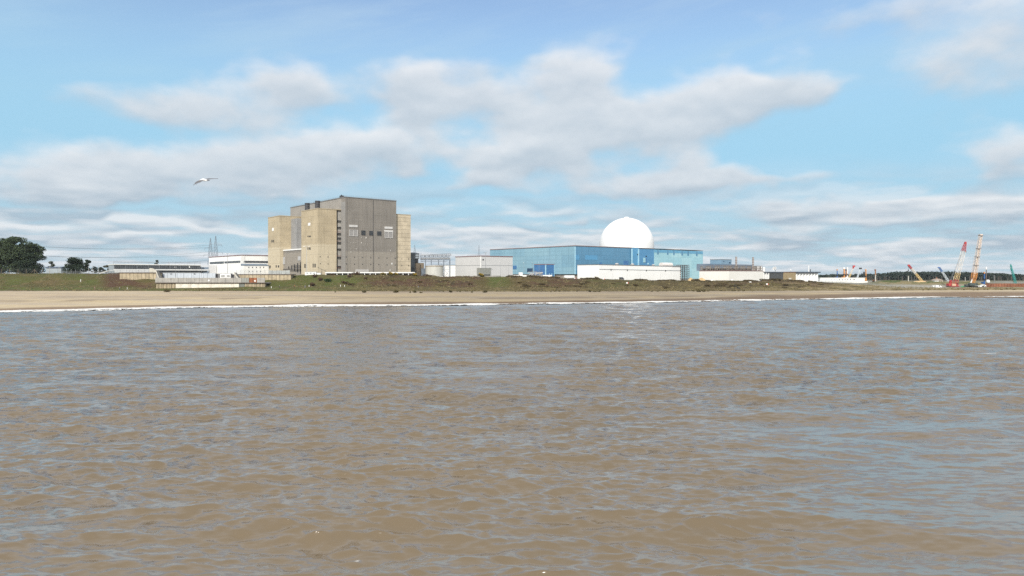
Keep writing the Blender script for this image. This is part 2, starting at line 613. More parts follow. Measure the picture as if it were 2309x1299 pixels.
def beach_colour(X, Y, q, Z):
    ys, ye = shore_y(q), edge_y(q)
    d = Y - ys + (fbm(X / 14, Y / 9, 31) - .5) * 5
    t = (Y - ys) / (ye - ys)
    c = np.broadcast_to(A3(.49, .40, .265), X.shape + (3,)).copy()
    c = mix3(c, A3(.42, .35, .265), sstep(fbm(X / 40, Y / 7, 40), .40, .62) * .8)           # greyer shingle
    c = mix3(c, A3(.38, .305, .225), sstep(t, .30, .45) * sstep(fbm(X / 60, Y / 18, 44), .35, .6) * .75)
    c = mix3(c, A3(.52, .415, .255), sstep(fbm(X / 70, Y / 10, 47), .48, .66) * (1 - sstep(t, .5, .8)))
    strip = np.exp(-((t - .27 - (vnoise(X / 60, Y * 0, 3) - .5) * .10) / .055) ** 2) * sstep(fbm(X / 22, Y / 30, 50), .35, .55)
    c = mix3(c, A3(.27, .21, .15), strip * .85)                                            # drift line
    strip2 = np.exp(-((t - .42 + (vnoise(X / 60, Y * 0, 5) - .5) * .12) / .05) ** 2) * sstep(fbm(X / 30, Y / 30, 51), .4, .55)
    c = mix3(c, A3(.33, .27, .20), strip2 * .8)
    wet = np.interp(q, Q(-1500, 300, 1400, 1700, 2309, 4000), Q(1.0, 1.0, 1.4, 2.2, 2.6, 2.6)) * (.6 + .8 * fbm(X / 50, Y * 0, 57))
    c = mix3(c, A3(.235, .17, .115), 1 - sstep(d, 6.0 * wet, 13 * wet))                                   # wet sand
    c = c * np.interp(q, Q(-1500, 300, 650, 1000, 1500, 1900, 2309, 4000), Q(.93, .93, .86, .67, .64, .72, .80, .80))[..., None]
    c = mix3(c, A3(.50, .41, .27), np.exp(-((t - .80) / .12) ** 2) * sstep(q, 1700, 1950) * .7)
    spk = sstep(vnoise(X / .9, Y / .9, 61), .90, .97) * sstep(t, .3, .6)
    c = mix3(c, A3(.16, .13, .085), spk * .8)
    return c


GREEN, DRY, HEATH, OLIVE = A3(.066, .086, .020), A3(.135, .102, .050), A3(.072, .043, .026), A3(.074, .060, .024)
def bank_colour(X, Y, q, Z):
    ye, yc = edge_y(q), crest_y(q)
    t = np.clip((Y - ye) / (yc - ye), 0, 1.2)
    n1, n2, n3 = fbm(X / 22, Y / 9, 71), fbm(X / 8, Y / 4, 73), fbm(X / 3, Y / 2, 75)
    w = lambda a, b, c_, d: sstep(q, a, b) * (1 - sstep(q, c_, d))
    c = np.broadcast_to(OLIVE, X.shape + (3,)).copy()
    grn = np.clip(w(-3000, -2900, 380, 420) * .75 + w(560, 600, 790, 860) * .9 + w(1090, 1110, 1130, 1170) * .9 + w(1300, 1330, 1420, 1500) * .35, 0, 1)
    c = mix3(c, GREEN, grn * sstep(n1, .22, .5))
    c = mix3(c, DRY, sstep(n2, .48, .72) * .5)
    heath = np.clip(w(215, 260, 335, 350) * sstep(t, .25, .4) * 1.0 + w(800, 880, 1060, 1095) * sstep(t, .35, .5) * 1.15 + w(1180, 1210, 1300, 1340) * .7 + w(1560, 1640, 1860, 1900) * .55 + .22, 0, 1)
    c = mix3(c, HEATH, np.clip(heath * sstep(n1 + (n2 - .5) * .6, .30, .50), 0, 1))
    c = mix3(c, A3(.042, .034, .018), sstep(n2 * .6 + n3 * .4, .56, .68) * w(780, 880, 1900, 1990) * .8)
    # the flat strip of rough grass between beach and bank
    flat = 1 - sstep(t, .22, .42)
    c = mix3(c, mix3(np.broadcast_to(A3(.078, .064, .028), c.shape), DRY, sstep(n3 * .5 + n2 * .5, .42, .6)), flat * .8)
    c = mix3(c, GREEN * 1.05, flat * w(-3000, -2900, 700, 900) * sstep(n2, .35, .6) * .8)
    tan = np.clip(sstep(q, 1860, 1960) + sstep(q, 1640, 1780) * (1 - sstep(t, .35, .6)) * .9 + sstep(q, 1660, 1720) * sstep(n1, .5, .62) * .5, 0, 1)
    c = mix3(c, mix3(np.broadcast_to(A3(.26, .205, .115), c.shape), OLIVE, sstep(n2, .45, .65)), tan * .85)
    c = mix3(c, A3(.30, .285, .25), sstep(q, 1930, 2080) * sstep(t, .25, .45) * (.75 + .25 * n2))     # construction ground
    c = mix3(c, A3(.04, .036, .02), np.exp(-((Y - ye - .8) / 1.3) ** 2) * .65 * (1 - sstep(q, 1700, 1900)))   # rooted edge above the sand
    return c


def plain_colour(X, Y, q, Z):
    n = fbm(X / 18, Y / 18, 81)
    c = mix3(np.broadcast_to(A3(.25, .24, .21), X.shape + (3,)), A3(.17, .155, .10), sstep(n, .4, .6))
    left = 1 - sstep(q, 200, 420)
    c = mix3(c, GREEN, left * .8)
    hum = sstep(q, 1930, 2010) * (1 - sstep(q, 2190, 2260)) * np.exp(-((Y - 640) / 60) ** 2)
    c = mix3(c, mix3(np.broadcast_to(A3(.21, .17, .085), c.shape), GREEN, sstep(fbm(X / 10, Y / 10, 83), .45, .62)), np.clip(hum * 1.4, 0, 1))
    c = mix3(c, A3(.32, .30, .26), sstep(q, 1990, 2060) * (1 - sstep(Y, 560, 600)))
    c = mix3(c, A3(.10, .095, .055), sstep(Y, 900, 1000))
    return c


q_fine = np.concatenate([np.linspace(-1500, -60, 160)[:-1], np.linspace(-60, 2380, 1221), np.linspace(2380, 4000, 160)[1:]])
M_SAND = soil_mat('sand', .95, 1.4, .16, .05)
M_BANK = soil_mat('rough_grass', .95, 1.1, .32, .18)
M_PLAIN = soil_mat('gravel_ground', .95, .6, .25, .08)
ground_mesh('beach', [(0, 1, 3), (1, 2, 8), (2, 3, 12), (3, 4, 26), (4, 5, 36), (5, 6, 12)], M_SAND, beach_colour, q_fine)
ground_mesh('dune_bank', [(6, 7, 26), (7, 8, 34), (8, 9, 6), (9, 10, 8)], M_BANK, bank_colour, q_fine)
ground_mesh('ground', [(10, 11, 44), (11, 12, 12)], M_PLAIN, plain_colour, q_fine)


# ------------------------------------------------------------------ the sea: real waves, finer near the drone
def sea_surface(X, Y, spacing, rng):
    """choppy sum of travelling waves; wavelengths the grid cannot carry fade out"""
    dx, dy, dz = np.zeros_like(X), np.zeros_like(X), np.zeros_like(X)
    jac, lost = np.zeros_like(X), np.zeros_like(X)
    n = 110
    lam = np.exp(np.linspace(math.log(.38), math.log(16.0), n)) * rng.uniform(.94, 1.06, n)
    # gusts: patches of rougher and smoother water
    gust = .55 + .95 * sstep(fbm(X / 38 + 7, Y / 50, 91, 3), .25, .75)
    for L in lam:
        k = 2 * math.pi / L
        spread = 8 if L > 9 else 13 if L > 2 else 24
        mean = rng.choice([-13, 15]) if L > 1.2 else 2
        th = R(rng.normal(mean, spread))
        kx, ky = k * math.sin(th), k * math.cos(th)
        ph = rng.uniform(0, 2 * math.pi)
        s = SEA_SLOPE * (2.3 if L < 1.2 else 1.55 if L < 4 else 1.5 if L < 9 else 1.2)
        wgt = sstep(L / spacing, 2.2, 4.5)
        a = s / k * wgt * (gust if L < 4 else 1)
        lost += (1 - wgt * wgt) * s * s * .5 * (gust ** 2 if L < 4 else 1)
        p = kx * X + ky * Y + ph
        sn, cs = np.sin(p), np.cos(p)
        dz += a * cs
        dx -= a * .62 * kx / k * sn
        dy -= a * .62 * ky / k * sn
        jac += a * k * cs
    lim = np.minimum(1.0, .80 / np.maximum(jac, 1e-3))
    lim = np.where(jac > 0, lim, 1.0)
    return dx * lim, dy * lim, dz, jac, np.sqrt(lost)


SEA_SLOPE = .020
RIP1, RIP2 = 7.5, .45
SEA_POW = 3.0
def build_sea():
    rng = np.random.default_rng(5)
    r = [9.0]
    while r[-1] < 470:
        r.append(r[-1] * 1.0028 + .010)
    r = np.array(r)
    th = np.radians(np.linspace(-58, 58, 1180))
    RR, TH = np.meshgrid(r, th, indexing='ij')
    X, Y = RR * np.sin(TH), RR * np.cos(TH)
    sp = np.broadcast_to((np.gradient(r))[:, None], X.shape)
    dx, dy, dz, jac, lost = sea_surface(X, Y, np.maximum(sp, RR * .0018), rng)
    q = CX + FPX * X / Y
    ys = shore_y(np.clip(q, -1500, 4000))
    calm = np.clip((ys - Y) / 25, .10, 1)
    rim = sstep(R(58) - np.abs(TH), 0, R(5)) * sstep(RR, 9.0, 14.0)      # meets the flat bay without a step
    dx, dy, dz = dx * rim, dy * rim, dz * rim
    co = np.stack([X + dx, Y + dy, dz * calm], -1).reshape(-1, 3)
    nr, nc = X.shape
    idx = np.arange(nr * nc).reshape(nr, nc)
    f = np.stack([idx[:-1, :-1], idx[:-1, 1:], idx[1:, 1:], idx[1:, :-1]], -1)
    keep = (Y < ys + 40)[:-1, :-1]
    f = f[keep].reshape(-1, 4)
    # the rest of the bay, flat and out of the picture
    n0 = len(co)
    ring = []
    angs = np.radians(np.concatenate([np.linspace(58, 180, 14), np.linspace(-180, -58, 14)[1:]]))
    rs = (9.0, 60.0, 400.0, 2400.0)
    for rr in rs:
        ring += [(rr * math.sin(a), rr * math.cos(a), 0) for a in angs]
    co = np.concatenate([co, np.array(ring), [[0, 0, 0]], [(9 * math.sin(a), 9 * math.cos(a), 0) for a in np.radians(np.linspace(-58, 58, 14))]])
    na = len(angs)
    ex = []
    for i in range(len(rs) - 1):
        for j in range(na - 1):
            a = n0 + i * na + j
            ex.append((a + na, a + na + 1, a + 1, a))
    c0 = n0 + len(ring)
    for j in range(na - 1):
        ex.append((c0, n0 + j, n0 + j + 1, n0 + j + 1))
    for j in range(13):
        ex.append((c0, c0 + 1 + j, c0 + 2 + j, c0 + 2 + j))
    me = bpy.data.meshes.new('sea')
    fl = [tuple(x) for x in f.tolist()] + [e if e[2] != e[3] else e[:3] for e in ex]
    lens = np.array([4] * len(f) + [3 if e[2] == e[3] else 4 for e in ex])
    loops = np.concatenate([f.ravel(), np.array([i for e in ex for i in (e if e[2] != e[3] else e[:3])])])
    me.vertices.add(len(co))
    me.vertices.foreach_set('co', co.ravel())
    me.loops.add(len(loops))
    me.loops.foreach_set('vertex_index', loops)
    me.polygons.add(len(lens))
    me.polygons.foreach_set('loop_start', np.concatenate([[0], np.cumsum(lens)[:-1]]))
    me.polygons.foreach_set('use_smooth', np.ones(len(lens), bool))
    me.update(calc_edges=True)
    at_ = me.attributes.new('foam', 'FLOAT', 'POINT')
    fo = np.zeros(len(co))
    caps = np.zeros_like(X)
    for cx_, cy_, w_, h_ in ((79.0, 112.5, 2.2, .7), (-7.3, 31.8, .22, .14), (40.0, 262.0, 6.0, 2.5)):
        caps += np.exp(-((X - cx_) / w_) ** 2 - ((Y - cy_) / h_) ** 2)
    fo[:n0] = (sstep(caps * (.5 + fbm(X / .35, Y / .25, 14)), .45, .75) * .85).ravel()
    at_.data.foreach_set('value', fo)
    at2 = me.attributes.new('ripple', 'FLOAT', 'POINT')
    rp = np.full(len(co), .15)
    rp[:n0] = (lost * np.clip(calm, .6, 1)).ravel()
    at2.data.foreach_set('value', rp)
    o = bpy.data.objects.new('sea', me)
    COL.objects.link(o)
    structure(o)
    m = bpy.data.materials.new('silty_water')
    m.use_nodes = True
    nt = m.node_tree
    g = G(nt)
    nt.nodes.remove(nt.nodes['Principled BSDF'])
    tc = g.n('ShaderNodeTexCoord')
    ob = tc.outputs['Object']
    silt = g.noise(ob, .012, 4, .55)
    col = g.mix(g.mr(silt, .35, .65), WATER_A, WATER_B)
    fa = g.n('ShaderNodeAttribute', attribute_name='foam')
    col = g.mix(fa.outputs['Fac'], col, (.75, .74, .70))
    mp = g.n('ShaderNodeMapping')
    mp.inputs['Scale'].default_value = (.24, 1.0, 1.0)
    mp.inputs['Rotation'].default_value = (0, 0, .2)
    nt.links.new(ob, mp.inputs[0])
    n1 = g.noise(mp.outputs[0], 1.6, 3, .6, .5, 1)
    n2 = g.noise(mp.outputs[0], 4.6, 2, .55, .4, 1)
    # ripples finer than the mesh: two layers of slope laid over the wave normals
    geo = g.n('ShaderNodeNewGeometry')
    def slopes(noise_col, k):
        a = g.n('ShaderNodeVectorMath', operation='SUBTRACT')
        nt.links.new(noise_col, a.inputs[0])
        a.inputs[1].default_value = (.5, .5, .5)
        b = g.n('ShaderNodeVectorMath', operation='MULTIPLY')
        nt.links.new(a.outputs[0], b.inputs[0])
        b.inputs[1].default_value = (k * .5, k, 0)
        return b.outputs[0]
    def vadd(a, b):
        v = g.n('ShaderNodeVectorMath', operation='ADD')
        g.inp(v.inputs[0], a)
        g.inp(v.inputs[1], b)
        return v.outputs[0]
    rpa = g.n('ShaderNodeAttribute', attribute_name='ripple')
    rk = g.n('ShaderNodeVectorMath', operation='SCALE')
    nt.links.new(vadd(slopes(n1, 1.0), slopes(n2, .7)), rk.inputs[0])
    nt.links.new(g.m('MULTIPLY_ADD', rpa.outputs['Fac'], RIP1, RIP2), rk.inputs['Scale'])
    tot = vadd(rk.outputs[0], geo.outputs['Normal'])
    # no facet may face away from whoever looks at it
    dt = g.n('ShaderNodeVectorMath', operation='DOT_PRODUCT')
    nt.links.new(tot, dt.inputs[0])
    nt.links.new(geo.outputs['Incoming'], dt.inputs[1])
    sc_ = g.n('ShaderNodeVectorMath', operation='SCALE')
    nt.links.new(geo.outputs['Incoming'], sc_.inputs[0])
    nt.links.new(g.m('MAXIMUM', g.m('SUBTRACT', .04, dt.outputs['Value']), 0.0), sc_.inputs['Scale'])
    tot = vadd(tot, sc_.outputs[0])
    # and none may mirror what lies under the sea
    n0 = g.n('ShaderNodeVectorMath', operation='NORMALIZE')
    nt.links.new(tot, n0.inputs[0])
    d0 = g.n('ShaderNodeVectorMath', operation='DOT_PRODUCT')
    nt.links.new(n0.outputs[0], d0.inputs[0])
    nt.links.new(geo.outputs['Incoming'], d0.inputs[1])
    sn, si = g.n('ShaderNodeSeparateXYZ'), g.n('ShaderNodeSeparateXYZ')
    nt.links.new(n0.outputs[0], sn.inputs[0])
    nt.links.new(geo.outputs['Incoming'], si.inputs[0])
    rz = g.m('SUBTRACT', g.m('MULTIPLY', g.m('MULTIPLY', d0.outputs['Value'], 2.0), sn.outputs[2]), si.outputs[2])
    lift = g.m('MULTIPLY', g.m('MAXIMUM', g.m('SUBTRACT', .12, rz), 0.0), .55)
    tot = vadd(n0.outputs[0], g.vec(g.m('MULTIPLY', si.outputs[0], lift), g.m('MULTIPLY', si.outputs[1], lift), lift))
    nm = g.n('ShaderNodeVectorMath', operation='NORMALIZE')
    nt.links.new(tot, nm.inputs[0])
    # light scattered back by the silt comes from below the surface, so it hardly follows the ripples
    deep = vadd(geo.outputs['Normal'], (0, 0, 2.2))
    dn = g.n('ShaderNodeVectorMath', operation='NORMALIZE')
    nt.links.new(deep, dn.inputs[0])
    body = g.n('ShaderNodeBsdfDiffuse')
    nt.links.new(col, body.inputs['Color'])
    nt.links.new(dn.outputs[0], body.inputs['Normal'])
    gloss = g.n('ShaderNodeBsdfGlossy')
    gloss.inputs['Roughness'].default_value = .13
    nt.links.new(nm.outputs[0], gloss.inputs['Normal'])
    fr = g.n('ShaderNodeLayerWeight')
    fr.inputs['Blend'].default_value = .5
    nt.links.new(nm.outputs[0], fr.inputs['Normal'])
    refl = g.m('MULTIPLY_ADD', g.m('POWER', fr.outputs['Facing'], SEA_POW), .92, .02)
    mxs = g.n('ShaderNodeMixShader')
    nt.links.new(g.m('MULTIPLY', refl, g.m('SUBTRACT', 1.0, fa.outputs['Fac'])), mxs.inputs[0])
    nt.links.new(body.outputs[0], mxs.inputs[1])
    nt.links.new(gloss.outputs[0], mxs.inputs[2])
    nt.links.new(mxs.outputs[0], nt.nodes['Material Output'].inputs[0])
    me.materials.append(m)


WATER_A, WATER_B = (.178, .137, .088), (.150, .120, .082)
build_sea()


def build_surf():
    """lacy foam where the swell breaks on the sand"""
    q = np.linspace(-300, 2600, 2300)
    mb_v, mb_f = [], []
    ys = shore_y(q)
    nrow = 56
    d = np.linspace(-19, 5, nrow)[:, None]           # metres seaward (-) / up the sand (+)
    Y = ys[None, :] + d
    X = (q[None, :] - CX) / FPX * Y
    w1 = np.interp(q, Q(-300, 0, 120, 230, 300, 420, 600, 700, 1000, 1500, 1900, 2309, 2600), Q(10, 9, 10, 13, 11, 5, 7, 7, 3, 3, 5, 3, 3))[None, :]
    w1 = w1 * (.25 + 1.5 * fbm(X[0] / 38, X[0] * 0, 109)[None, :])
    lobes = (fbm(X[0] / 16, X[0] * 0, 110)[None, :] - .5) * 9
    hi = 3.2 + lobes * .55
    lo = -w1 * .75 - lobes * .6
    m = sstep(d, lo - 2.0, lo + 1.2) * (1 - sstep(d, hi - .6, hi + .6))
    hole = fbm(X / 1.3, Y / .9, 113) * .6 + fbm(X / 5, Y / 2.2, 115) * .4
    dens = m - sstep(hole, .44, .62) * (.4 + .6 * sstep(-d, 1.5, 7)) - .6 * sstep(fbm(X / 20, Y * 0, 119), .50, .68) * np.interp(q, Q(-300, 500, 1000, 2600), Q(.3, .5, 1, 1))[None, :]
    ridge = np.exp(-((d - lo * .55) / 1.5) ** 2) * (.25 + .75 * fbm(X / 12, Y * 0, 117)) * .34
    Z = .07 + np.maximum(0, d) * .11 + ridge + (fbm(X / .8, Y / .8, 118)) * .14 * m
    idx = np.arange(Y.size).reshape(Y.shape)
    f = np.stack([idx[:-1, :-1], idx[:-1, 1:], idx[1:, 1:], idx[1:, :-1]], -1)
    f = f[(dens[:-1, :-1] > .28)]
    me = bpy.data.meshes.new('surf')
    used, inv = np.unique(f.ravel(), return_inverse=True)
    co = np.stack([X, Y, Z], -1).reshape(-1, 3)[used]
    me.from_pydata(co.tolist(), [], inv.reshape(-1, 4).tolist())
    me.polygons.foreach_set('use_smooth', [True] * len(me.polygons))
    me.materials.append(mat('sea_foam', (.70, .69, .66), .8, .16, .8))
    o = bpy.data.objects.new('surf', me)
    COL.objects.link(o)
    structure(o, 'stuff')


build_surf()

# ------------------------------------------------------------------ materials of the station
CONC = mat('tan_concrete', (.43, .36, .245), .9, .11, .12, .32, (0, 5.6, .30, .22), low=(24, (.52, .45, .325)))
CONC_PALE = mat('pale_tan_concrete', (.52, .445, .325), .9, .14, .2, .3, (0, 3.1, .45, .38))
CLAD_GREY = mat('grey_cladding', (.222, .203, .178), .75, .09, .1, .38, (3.4, 5.2, .22, .22), low=(19, (.29, .262, .222)))
CLAD_LIGHT = mat('light_grey_cladding', (.27, .262, .25), .7, .08, .1, .2, (3.4, 5.2, .2, .25))
BLUEGREY = mat('blue_grey_cladding', (.19, .20, .21), .6, .1, .2, .25, (3, 5, .2, .3))
WHITE = mat('white_cladding', (.82, .82, .80), .55, .03, .08, .06, (2.4, 0, .14, .08))
WHITE_GREY = mat('pale_grey_cladding', (.60, .60, .60), .55, .04, .08, .10, (2.4, 0, .18, .14))
WHITE_P = mat('white_paint', (.78, .78, .76), .5, .05, .5)
OLDWHITE = mat('stained_white_paint', (.66, .64, .58), .85, .22, .35, .75)
DARKGLASS = mat('dark_glazing', (.030, .034, .040), .35, .25, .4, seam=(1.6, 0, .3, .0), spec=.5)
GLAZE_BAND = mat('ribbed_glazing', (.075, .082, .09), .3, .25, .5, .2, (1.7, 0, .35, .6))
DARKMETAL = mat('dark_steel', (.05, .05, .053), .55, .3, .4, .3, metal=.3)
STEEL = mat('galvanised_steel', (.30, .31, .32), .5, .15, .5, metal=.4)
STEELBLUE = mat('blue_grey_steel', (.20, .235, .275), .5, .15, .5)
PALE_STEEL = mat('pale_steel', (.42, .42, .41), .5, .15, .4)
RUST = mat('rusty_sheet', (.27, .10, .045), .9, .3, .3, .5, (2.4, 0, .7, .5))
REDTRIM = mat('red_edge_paint', (.25, .12, .115), .6, .1, .5)
BLUETRIM = mat('dull_blue_roof', (.15, .20, .26), .6, .1, .3)
CONC_GREY = mat('grey_concrete', (.36, .345, .315), .9, .16, .3, .5, (6.0, 0, .25, .3))
PILE_TAN = mat('tan_sheet_piles', (.42, .35, .24), .9, .2, .3, .7, (2.6, 0, .5, .5))
GREYPANEL = mat('grey_green_panel', (.27, .275, .25), .7, .05, .3, .1, (1.5, 0, .25, .35))
GLASS_BLUE = dict(ph=5.2, pz=3.4)
BLUE = mat('blue_cladding', (.092, .238, .378), .38, .06, .1, .18, (8.2, 3.6, .22, .38), (17.0, 10.8, .35, (.13, .30, .45)), spec=.5)
BLUE_SUNLIT = mat('sunlit_blue_cladding', (.185, .345, .45), .34, .07, .08, .22, (8.2, 3.6, .22, .38), (17.0, 10.8, .6, (.28, .45, .52)), spec=.5)  # sunlight and sky sheen painted into the side wall's blue
BLUE_AQUA = mat('aqua_cladding', (.29, .52, .60), .38, .05, .1, .06, (8.2, 3.6, .22, .30), (17.0, 10.8, .6, (.43, .64, .68)), spec=.5)
BLUE_LIGHT = mat('pale_blue_trim', (.36, .60, .72), .45, .1, .4, .1)
BLUE_DEEP = mat('deep_blue_cladding', (.055, .165, .36), .4, .06, .2, .1, (4.0, 0, .2, .2), spec=.5)
BLUE_DARK = mat('dark_blue_opening', (.02, .055, .11), .5, .2, .4)
DOME = mat('white_dome_paint', (.83, .83, .82), .5, .03, .05, 0, (0, 2.8, .14, .10))
TANBLOCK = mat('tan_brick', (.33, .255, .145), .9, .08, .4, .1)
LOUVRE = mat('dark_grey_louvre', (.085, .088, .09), .6, .1, .5, .1, (1.2, 0, .3, .5))
TIMBER = mat('weathered_timber', (.17, .14, .10), .9, .2, 1.5)
BLACK = mat('black_paint', (.015, .015, .017), .5, .2, 1)
GREYROOF = mat('grey_roof_felt', (.16, .16, .16), .9, .15, .2)
RED = mat('red_crane_paint', (.44, .05, .05), .45, .1, .4)
ORANGE = mat('orange_paint', (.60, .26, .06), .5, .1, .4)
CREAM = mat('cream_crane_paint', (.62, .46, .22), .5, .1, .4)
PALEBOOM = mat('off_white_boom_paint', (.66, .62, .56), .5, .08, .4)
BLUEPAINT = mat('blue_machine_paint', (.04, .13, .36), .45, .1, .4)
TEAL = mat('teal_crane_paint', (.03, .33, .30), .45, .1, .4)
SANDPILE = mat('loose_sand', (.50, .36, .19), .95, .14, .5, bump=.1)


def rects(fr, parent, name, m, items, thick=.25, v=0.0, zb=0.0):
    """windows, panels and openings on a building's sea front, each a mesh of its own"""
    for (a, b, c, d) in items:
        u0, u1, z0, z1 = fr.front(a, b, c, d, v)
        MB().box(u0, u1, v - thick, v + .3, z0 - zb, z1 - zb).build(name, m, parent)


def side_rects(fr, parent, name, m, items, thick=.25, u=0.0, zb=0.0):
    for (a, b, c, d) in items:
        v0, v1, z0, z1 = fr.side(a, b, c, d, u)
        MB().box(u - thick, u + .3, v0, v1, z0 - zb, z1 - zb).build(name, m, parent)


def handrail(mb, pts, z, h=1.1, t=.07, step=2.5):
    for (p, q) in zip(pts[:-1], pts[1:]):
        L = math.hypot(q[0] - p[0], q[1] - p[1])
        n = max(1, int(L / step))
        for i in range(n + 1):
            f = i / n
            x, y = p[0] + (q[0] - p[0]) * f, p[1] + (q[1] - p[1]) * f
            mb.bar((x, y, z), (x, y, z + h), t)
        for hh in (h, h * .5):
            mb.bar((p[0], p[1], z + hh), (q[0], q[1], z + hh), t)


# ------------------------------------------------------------------ the old concrete station
def old_station():
    F = Frame(779, 500)
    ZB = 11.0
    t = F.thing('reactor_building', 'tall old grey clad reactor building with four tan concrete corner towers', 'power station', zb=ZB)
    Z = lambda z: z - ZB
    zt = F.z(445.3)
    L_, W_ = 103.8, F.u(893.5)
    MB().box(0, W_, 0, L_, 0, Z(zt)).build('main_block', CLAD_GREY, t)
    cap = MB().box(-.25, W_ + .25, -.25, L_ + .25, Z(zt) + .01, Z(zt) + .7).build('roof', GREYROOF, t)
    rail = MB()
    handrail(rail, [(.5, .5), (W_ - .5, .5)], Z(zt) + .7, 1.0, .06, 4)
    handrail(rail, [(.5, .5), (.5, L_ - .5)], Z(zt) + .7, 1.0, .06, 4)
    rail.build('handrail', STEEL, cap)
    mb = MB().box(1.0, 3.4, 9, 12, Z(zt) + .7, Z(zt) + 2.4).box(1.6, 2.2, 10, 11, Z(zt) + 2.4, Z(zt) + 3.0)
    mb.build('roof_vent', DARKMETAL, cap)
    # pale corner strip and dark movement joint of the sea front
    MB().box(-.4, -.03, .05, 6.3, 0, Z(zt) - 3).build('corner_panel', CLAD_LIGHT, t)
    u = F.u(841.5)
    MB().box(u - .15, u + .15, -.12, .2, .1, Z(zt) - .3).build('joint', DARKMETAL, t)
    u = F.u(782.5)
    MB().box(u - .12, u + .12, -.1, .2, .1, Z(zt) - .3).build('downpipe', mat('pipe_grey', (.11, .105, .10)), t)
    MB().box(-.07, .2, 6.7, L_ - .05, 20, Z(zt) - .2).build('side_cladding', mat('paler_side_cladding', (.29, .272, .245), .72, .09, .1, .25, (3.4, 5.2, .2, .22)), t)  # side face in a paler grey than the sea front
    # openings: dark windows, framed shutters, white strips
    for (a, b, c, d) in ((814.5, 520, 823.5, 530), (832.5, 521, 841.2, 530.6), (850.3, 522, 859.3, 531)):
        u0, u1, z0, z1 = F.front(a, b, c, d)
        w = MB().box(u0, u1, -.22, .2, Z(z0), Z(z1)).build('window', DARKGLASS, t)
        fr = MB()
        for f in (0, 1 / 3, 2 / 3, 1):
            x = u0 + (u1 - u0) * f
            fr.box(x - .05, x + .05, -.34, -.23, Z(z0), Z(z1))
            zz = Z(z0) + (z1 - z0) * f
            fr.box(u0, u1, -.37, -.345, zz - .045, zz + .045)
        fr.build('window_bars', mat('window_bar_grey', (.10, .105, .105)), w)
    rects(F, t, 'pale_strip', mat('dull_white_panel', (.56, .55, .53)), [(787, 507.4, 806, 512.2), (867, 511.2, 885, 516.2), (866, 519.2, 886, 522.6)], .3, zb=ZB)
    for (a, b, c, d) in ((787.3, 519, 806.2, 532.2), (867.2, 523, 885, 536.2)):
        u0, u1, z0, z1 = F.front(a, b, c, d)
        s = MB().box(u0, u1, -.18, .2, Z(z0), Z(z1)).build('shutter', mat('shutter_grey', (.30, .29, .28), .6, .05, .3, 0, (1.0, 0, .2, .3)), t)
        fr = MB()
        for x in (u0, (u0 + u1) / 2, u1):
            fr.box(x - .18, x + .18, -.36, -.19, Z(z0), Z(z1))
        for zz in (Z(z0), Z(z1)):
            fr.box(u0 - .18, u1 + .18, -.40, -.365, zz - .18, zz + .18)
        fr.build('shutter_frame', mat('frame_grey', (.48, .47, .45)), s)
    # rows of small dark vents and pale patches
    for py0, py1 in ((579.5, 582.4), (595.0, 597.6)):
        for k in range(7):
            a = 780.6 + k * 18.4
            y = py0 + (py1 - py0) * k / 6
            rects(F, t, 'vent', DARKMETAL, [(a - .7, y - 1.0, a + .7, y + 1.0)], .2, zb=ZB)
    pts = [(791, 534.5), (803, 535), (815, 535.5), (825.5, 536), (836, 537), (858, 537.2), (869, 537.5), (880, 538), (791, 547), (797, 547), (803, 547.5), (815, 547.5),
           (791, 561.5), (803, 561.3), (814, 562), (826, 562.4), (836, 562.6), (863, 564), (875, 564), (880.5, 564.6), (791, 568.5), (814, 570), (836, 571), (863, 572)]
    big = {3: 1.6, 13: 1.0, 19: 1.0, 20: 1.0, 11: 1.3}
    for i, (a, y) in enumerate(pts):
        s = big.get(i, .62)
        rects(F, t, 'patch', mat('pale_patch', (.52, .50, .46), .8, .1, .8), [(a - s * .8, y - s, a + s * .8, y + s)], .16, zb=ZB)
    rects(F, t, 'patch', WHITE_P, [(882.5, 593, 884.5, 596.5), (878.3, 608.6, 880.6, 610.2)], .2, zb=ZB)
    rects(F, t, 'wall_panel', mat('low_panel', (.45, .43, .41), .7, .05, .4), [(801.5, 607.6, 831, 613.5)], .4, zb=ZB)
    # middle tower with its open stair slot
    u0, v0, v1, zc = -18.3, 6.6, 36.5, Z(60.8)
    us = F.u(759, v0)
    m = MB().prism(ccw([(u0, v0), (us, v0), (us, v0 + 9), (-.02, v0 + 9), (-.02, v1), (u0, v1)]), 0, zc)
    tw = m.build('concrete_tower', CONC, t)
    MB().box(u0 - .2, -.03, v0 - .2, v1 + .2, zc + .01, zc + .6).build('tower_roof', mat('tower_cap', (.40, .34, .24), .9, .1), tw)
    MB().box(-2.4, -.05, v0 + 1.0, v0 + 2.2, 1, zc - .2).build('slot_wall', CONC_GREY, tw)
    for py in (497, 511.5, 525.5, 535.5, 546, 560.5, 579, 600):
        z = Z(F.z(py, -2, v0))
        MB().box(us + .03, -.45, v0 - .3, v0 + 9, z - .45, z).build('landing', DARKMETAL, tw)
    for py in (525, 546, 579, 606):
        rl = MB()
        handrail(rl, [(us + .1, v0 - .1), (-.6, v0 - .1)], Z(F.z(py, -2, v0)), 1.1, .09, 1.5)
        rl.build('landing_rail', mat('rusty_rail', (.19, .075, .05)), tw)
    for (a, y) in ((722, 578.8), (739.5, 579.2), (722, 594.6), (739.5, 595)):
        rects(F, tw, 'vent', DARKMETAL, [(a - .6, y - 1, a + .6, y + 1)], .2, v=v0, zb=ZB)
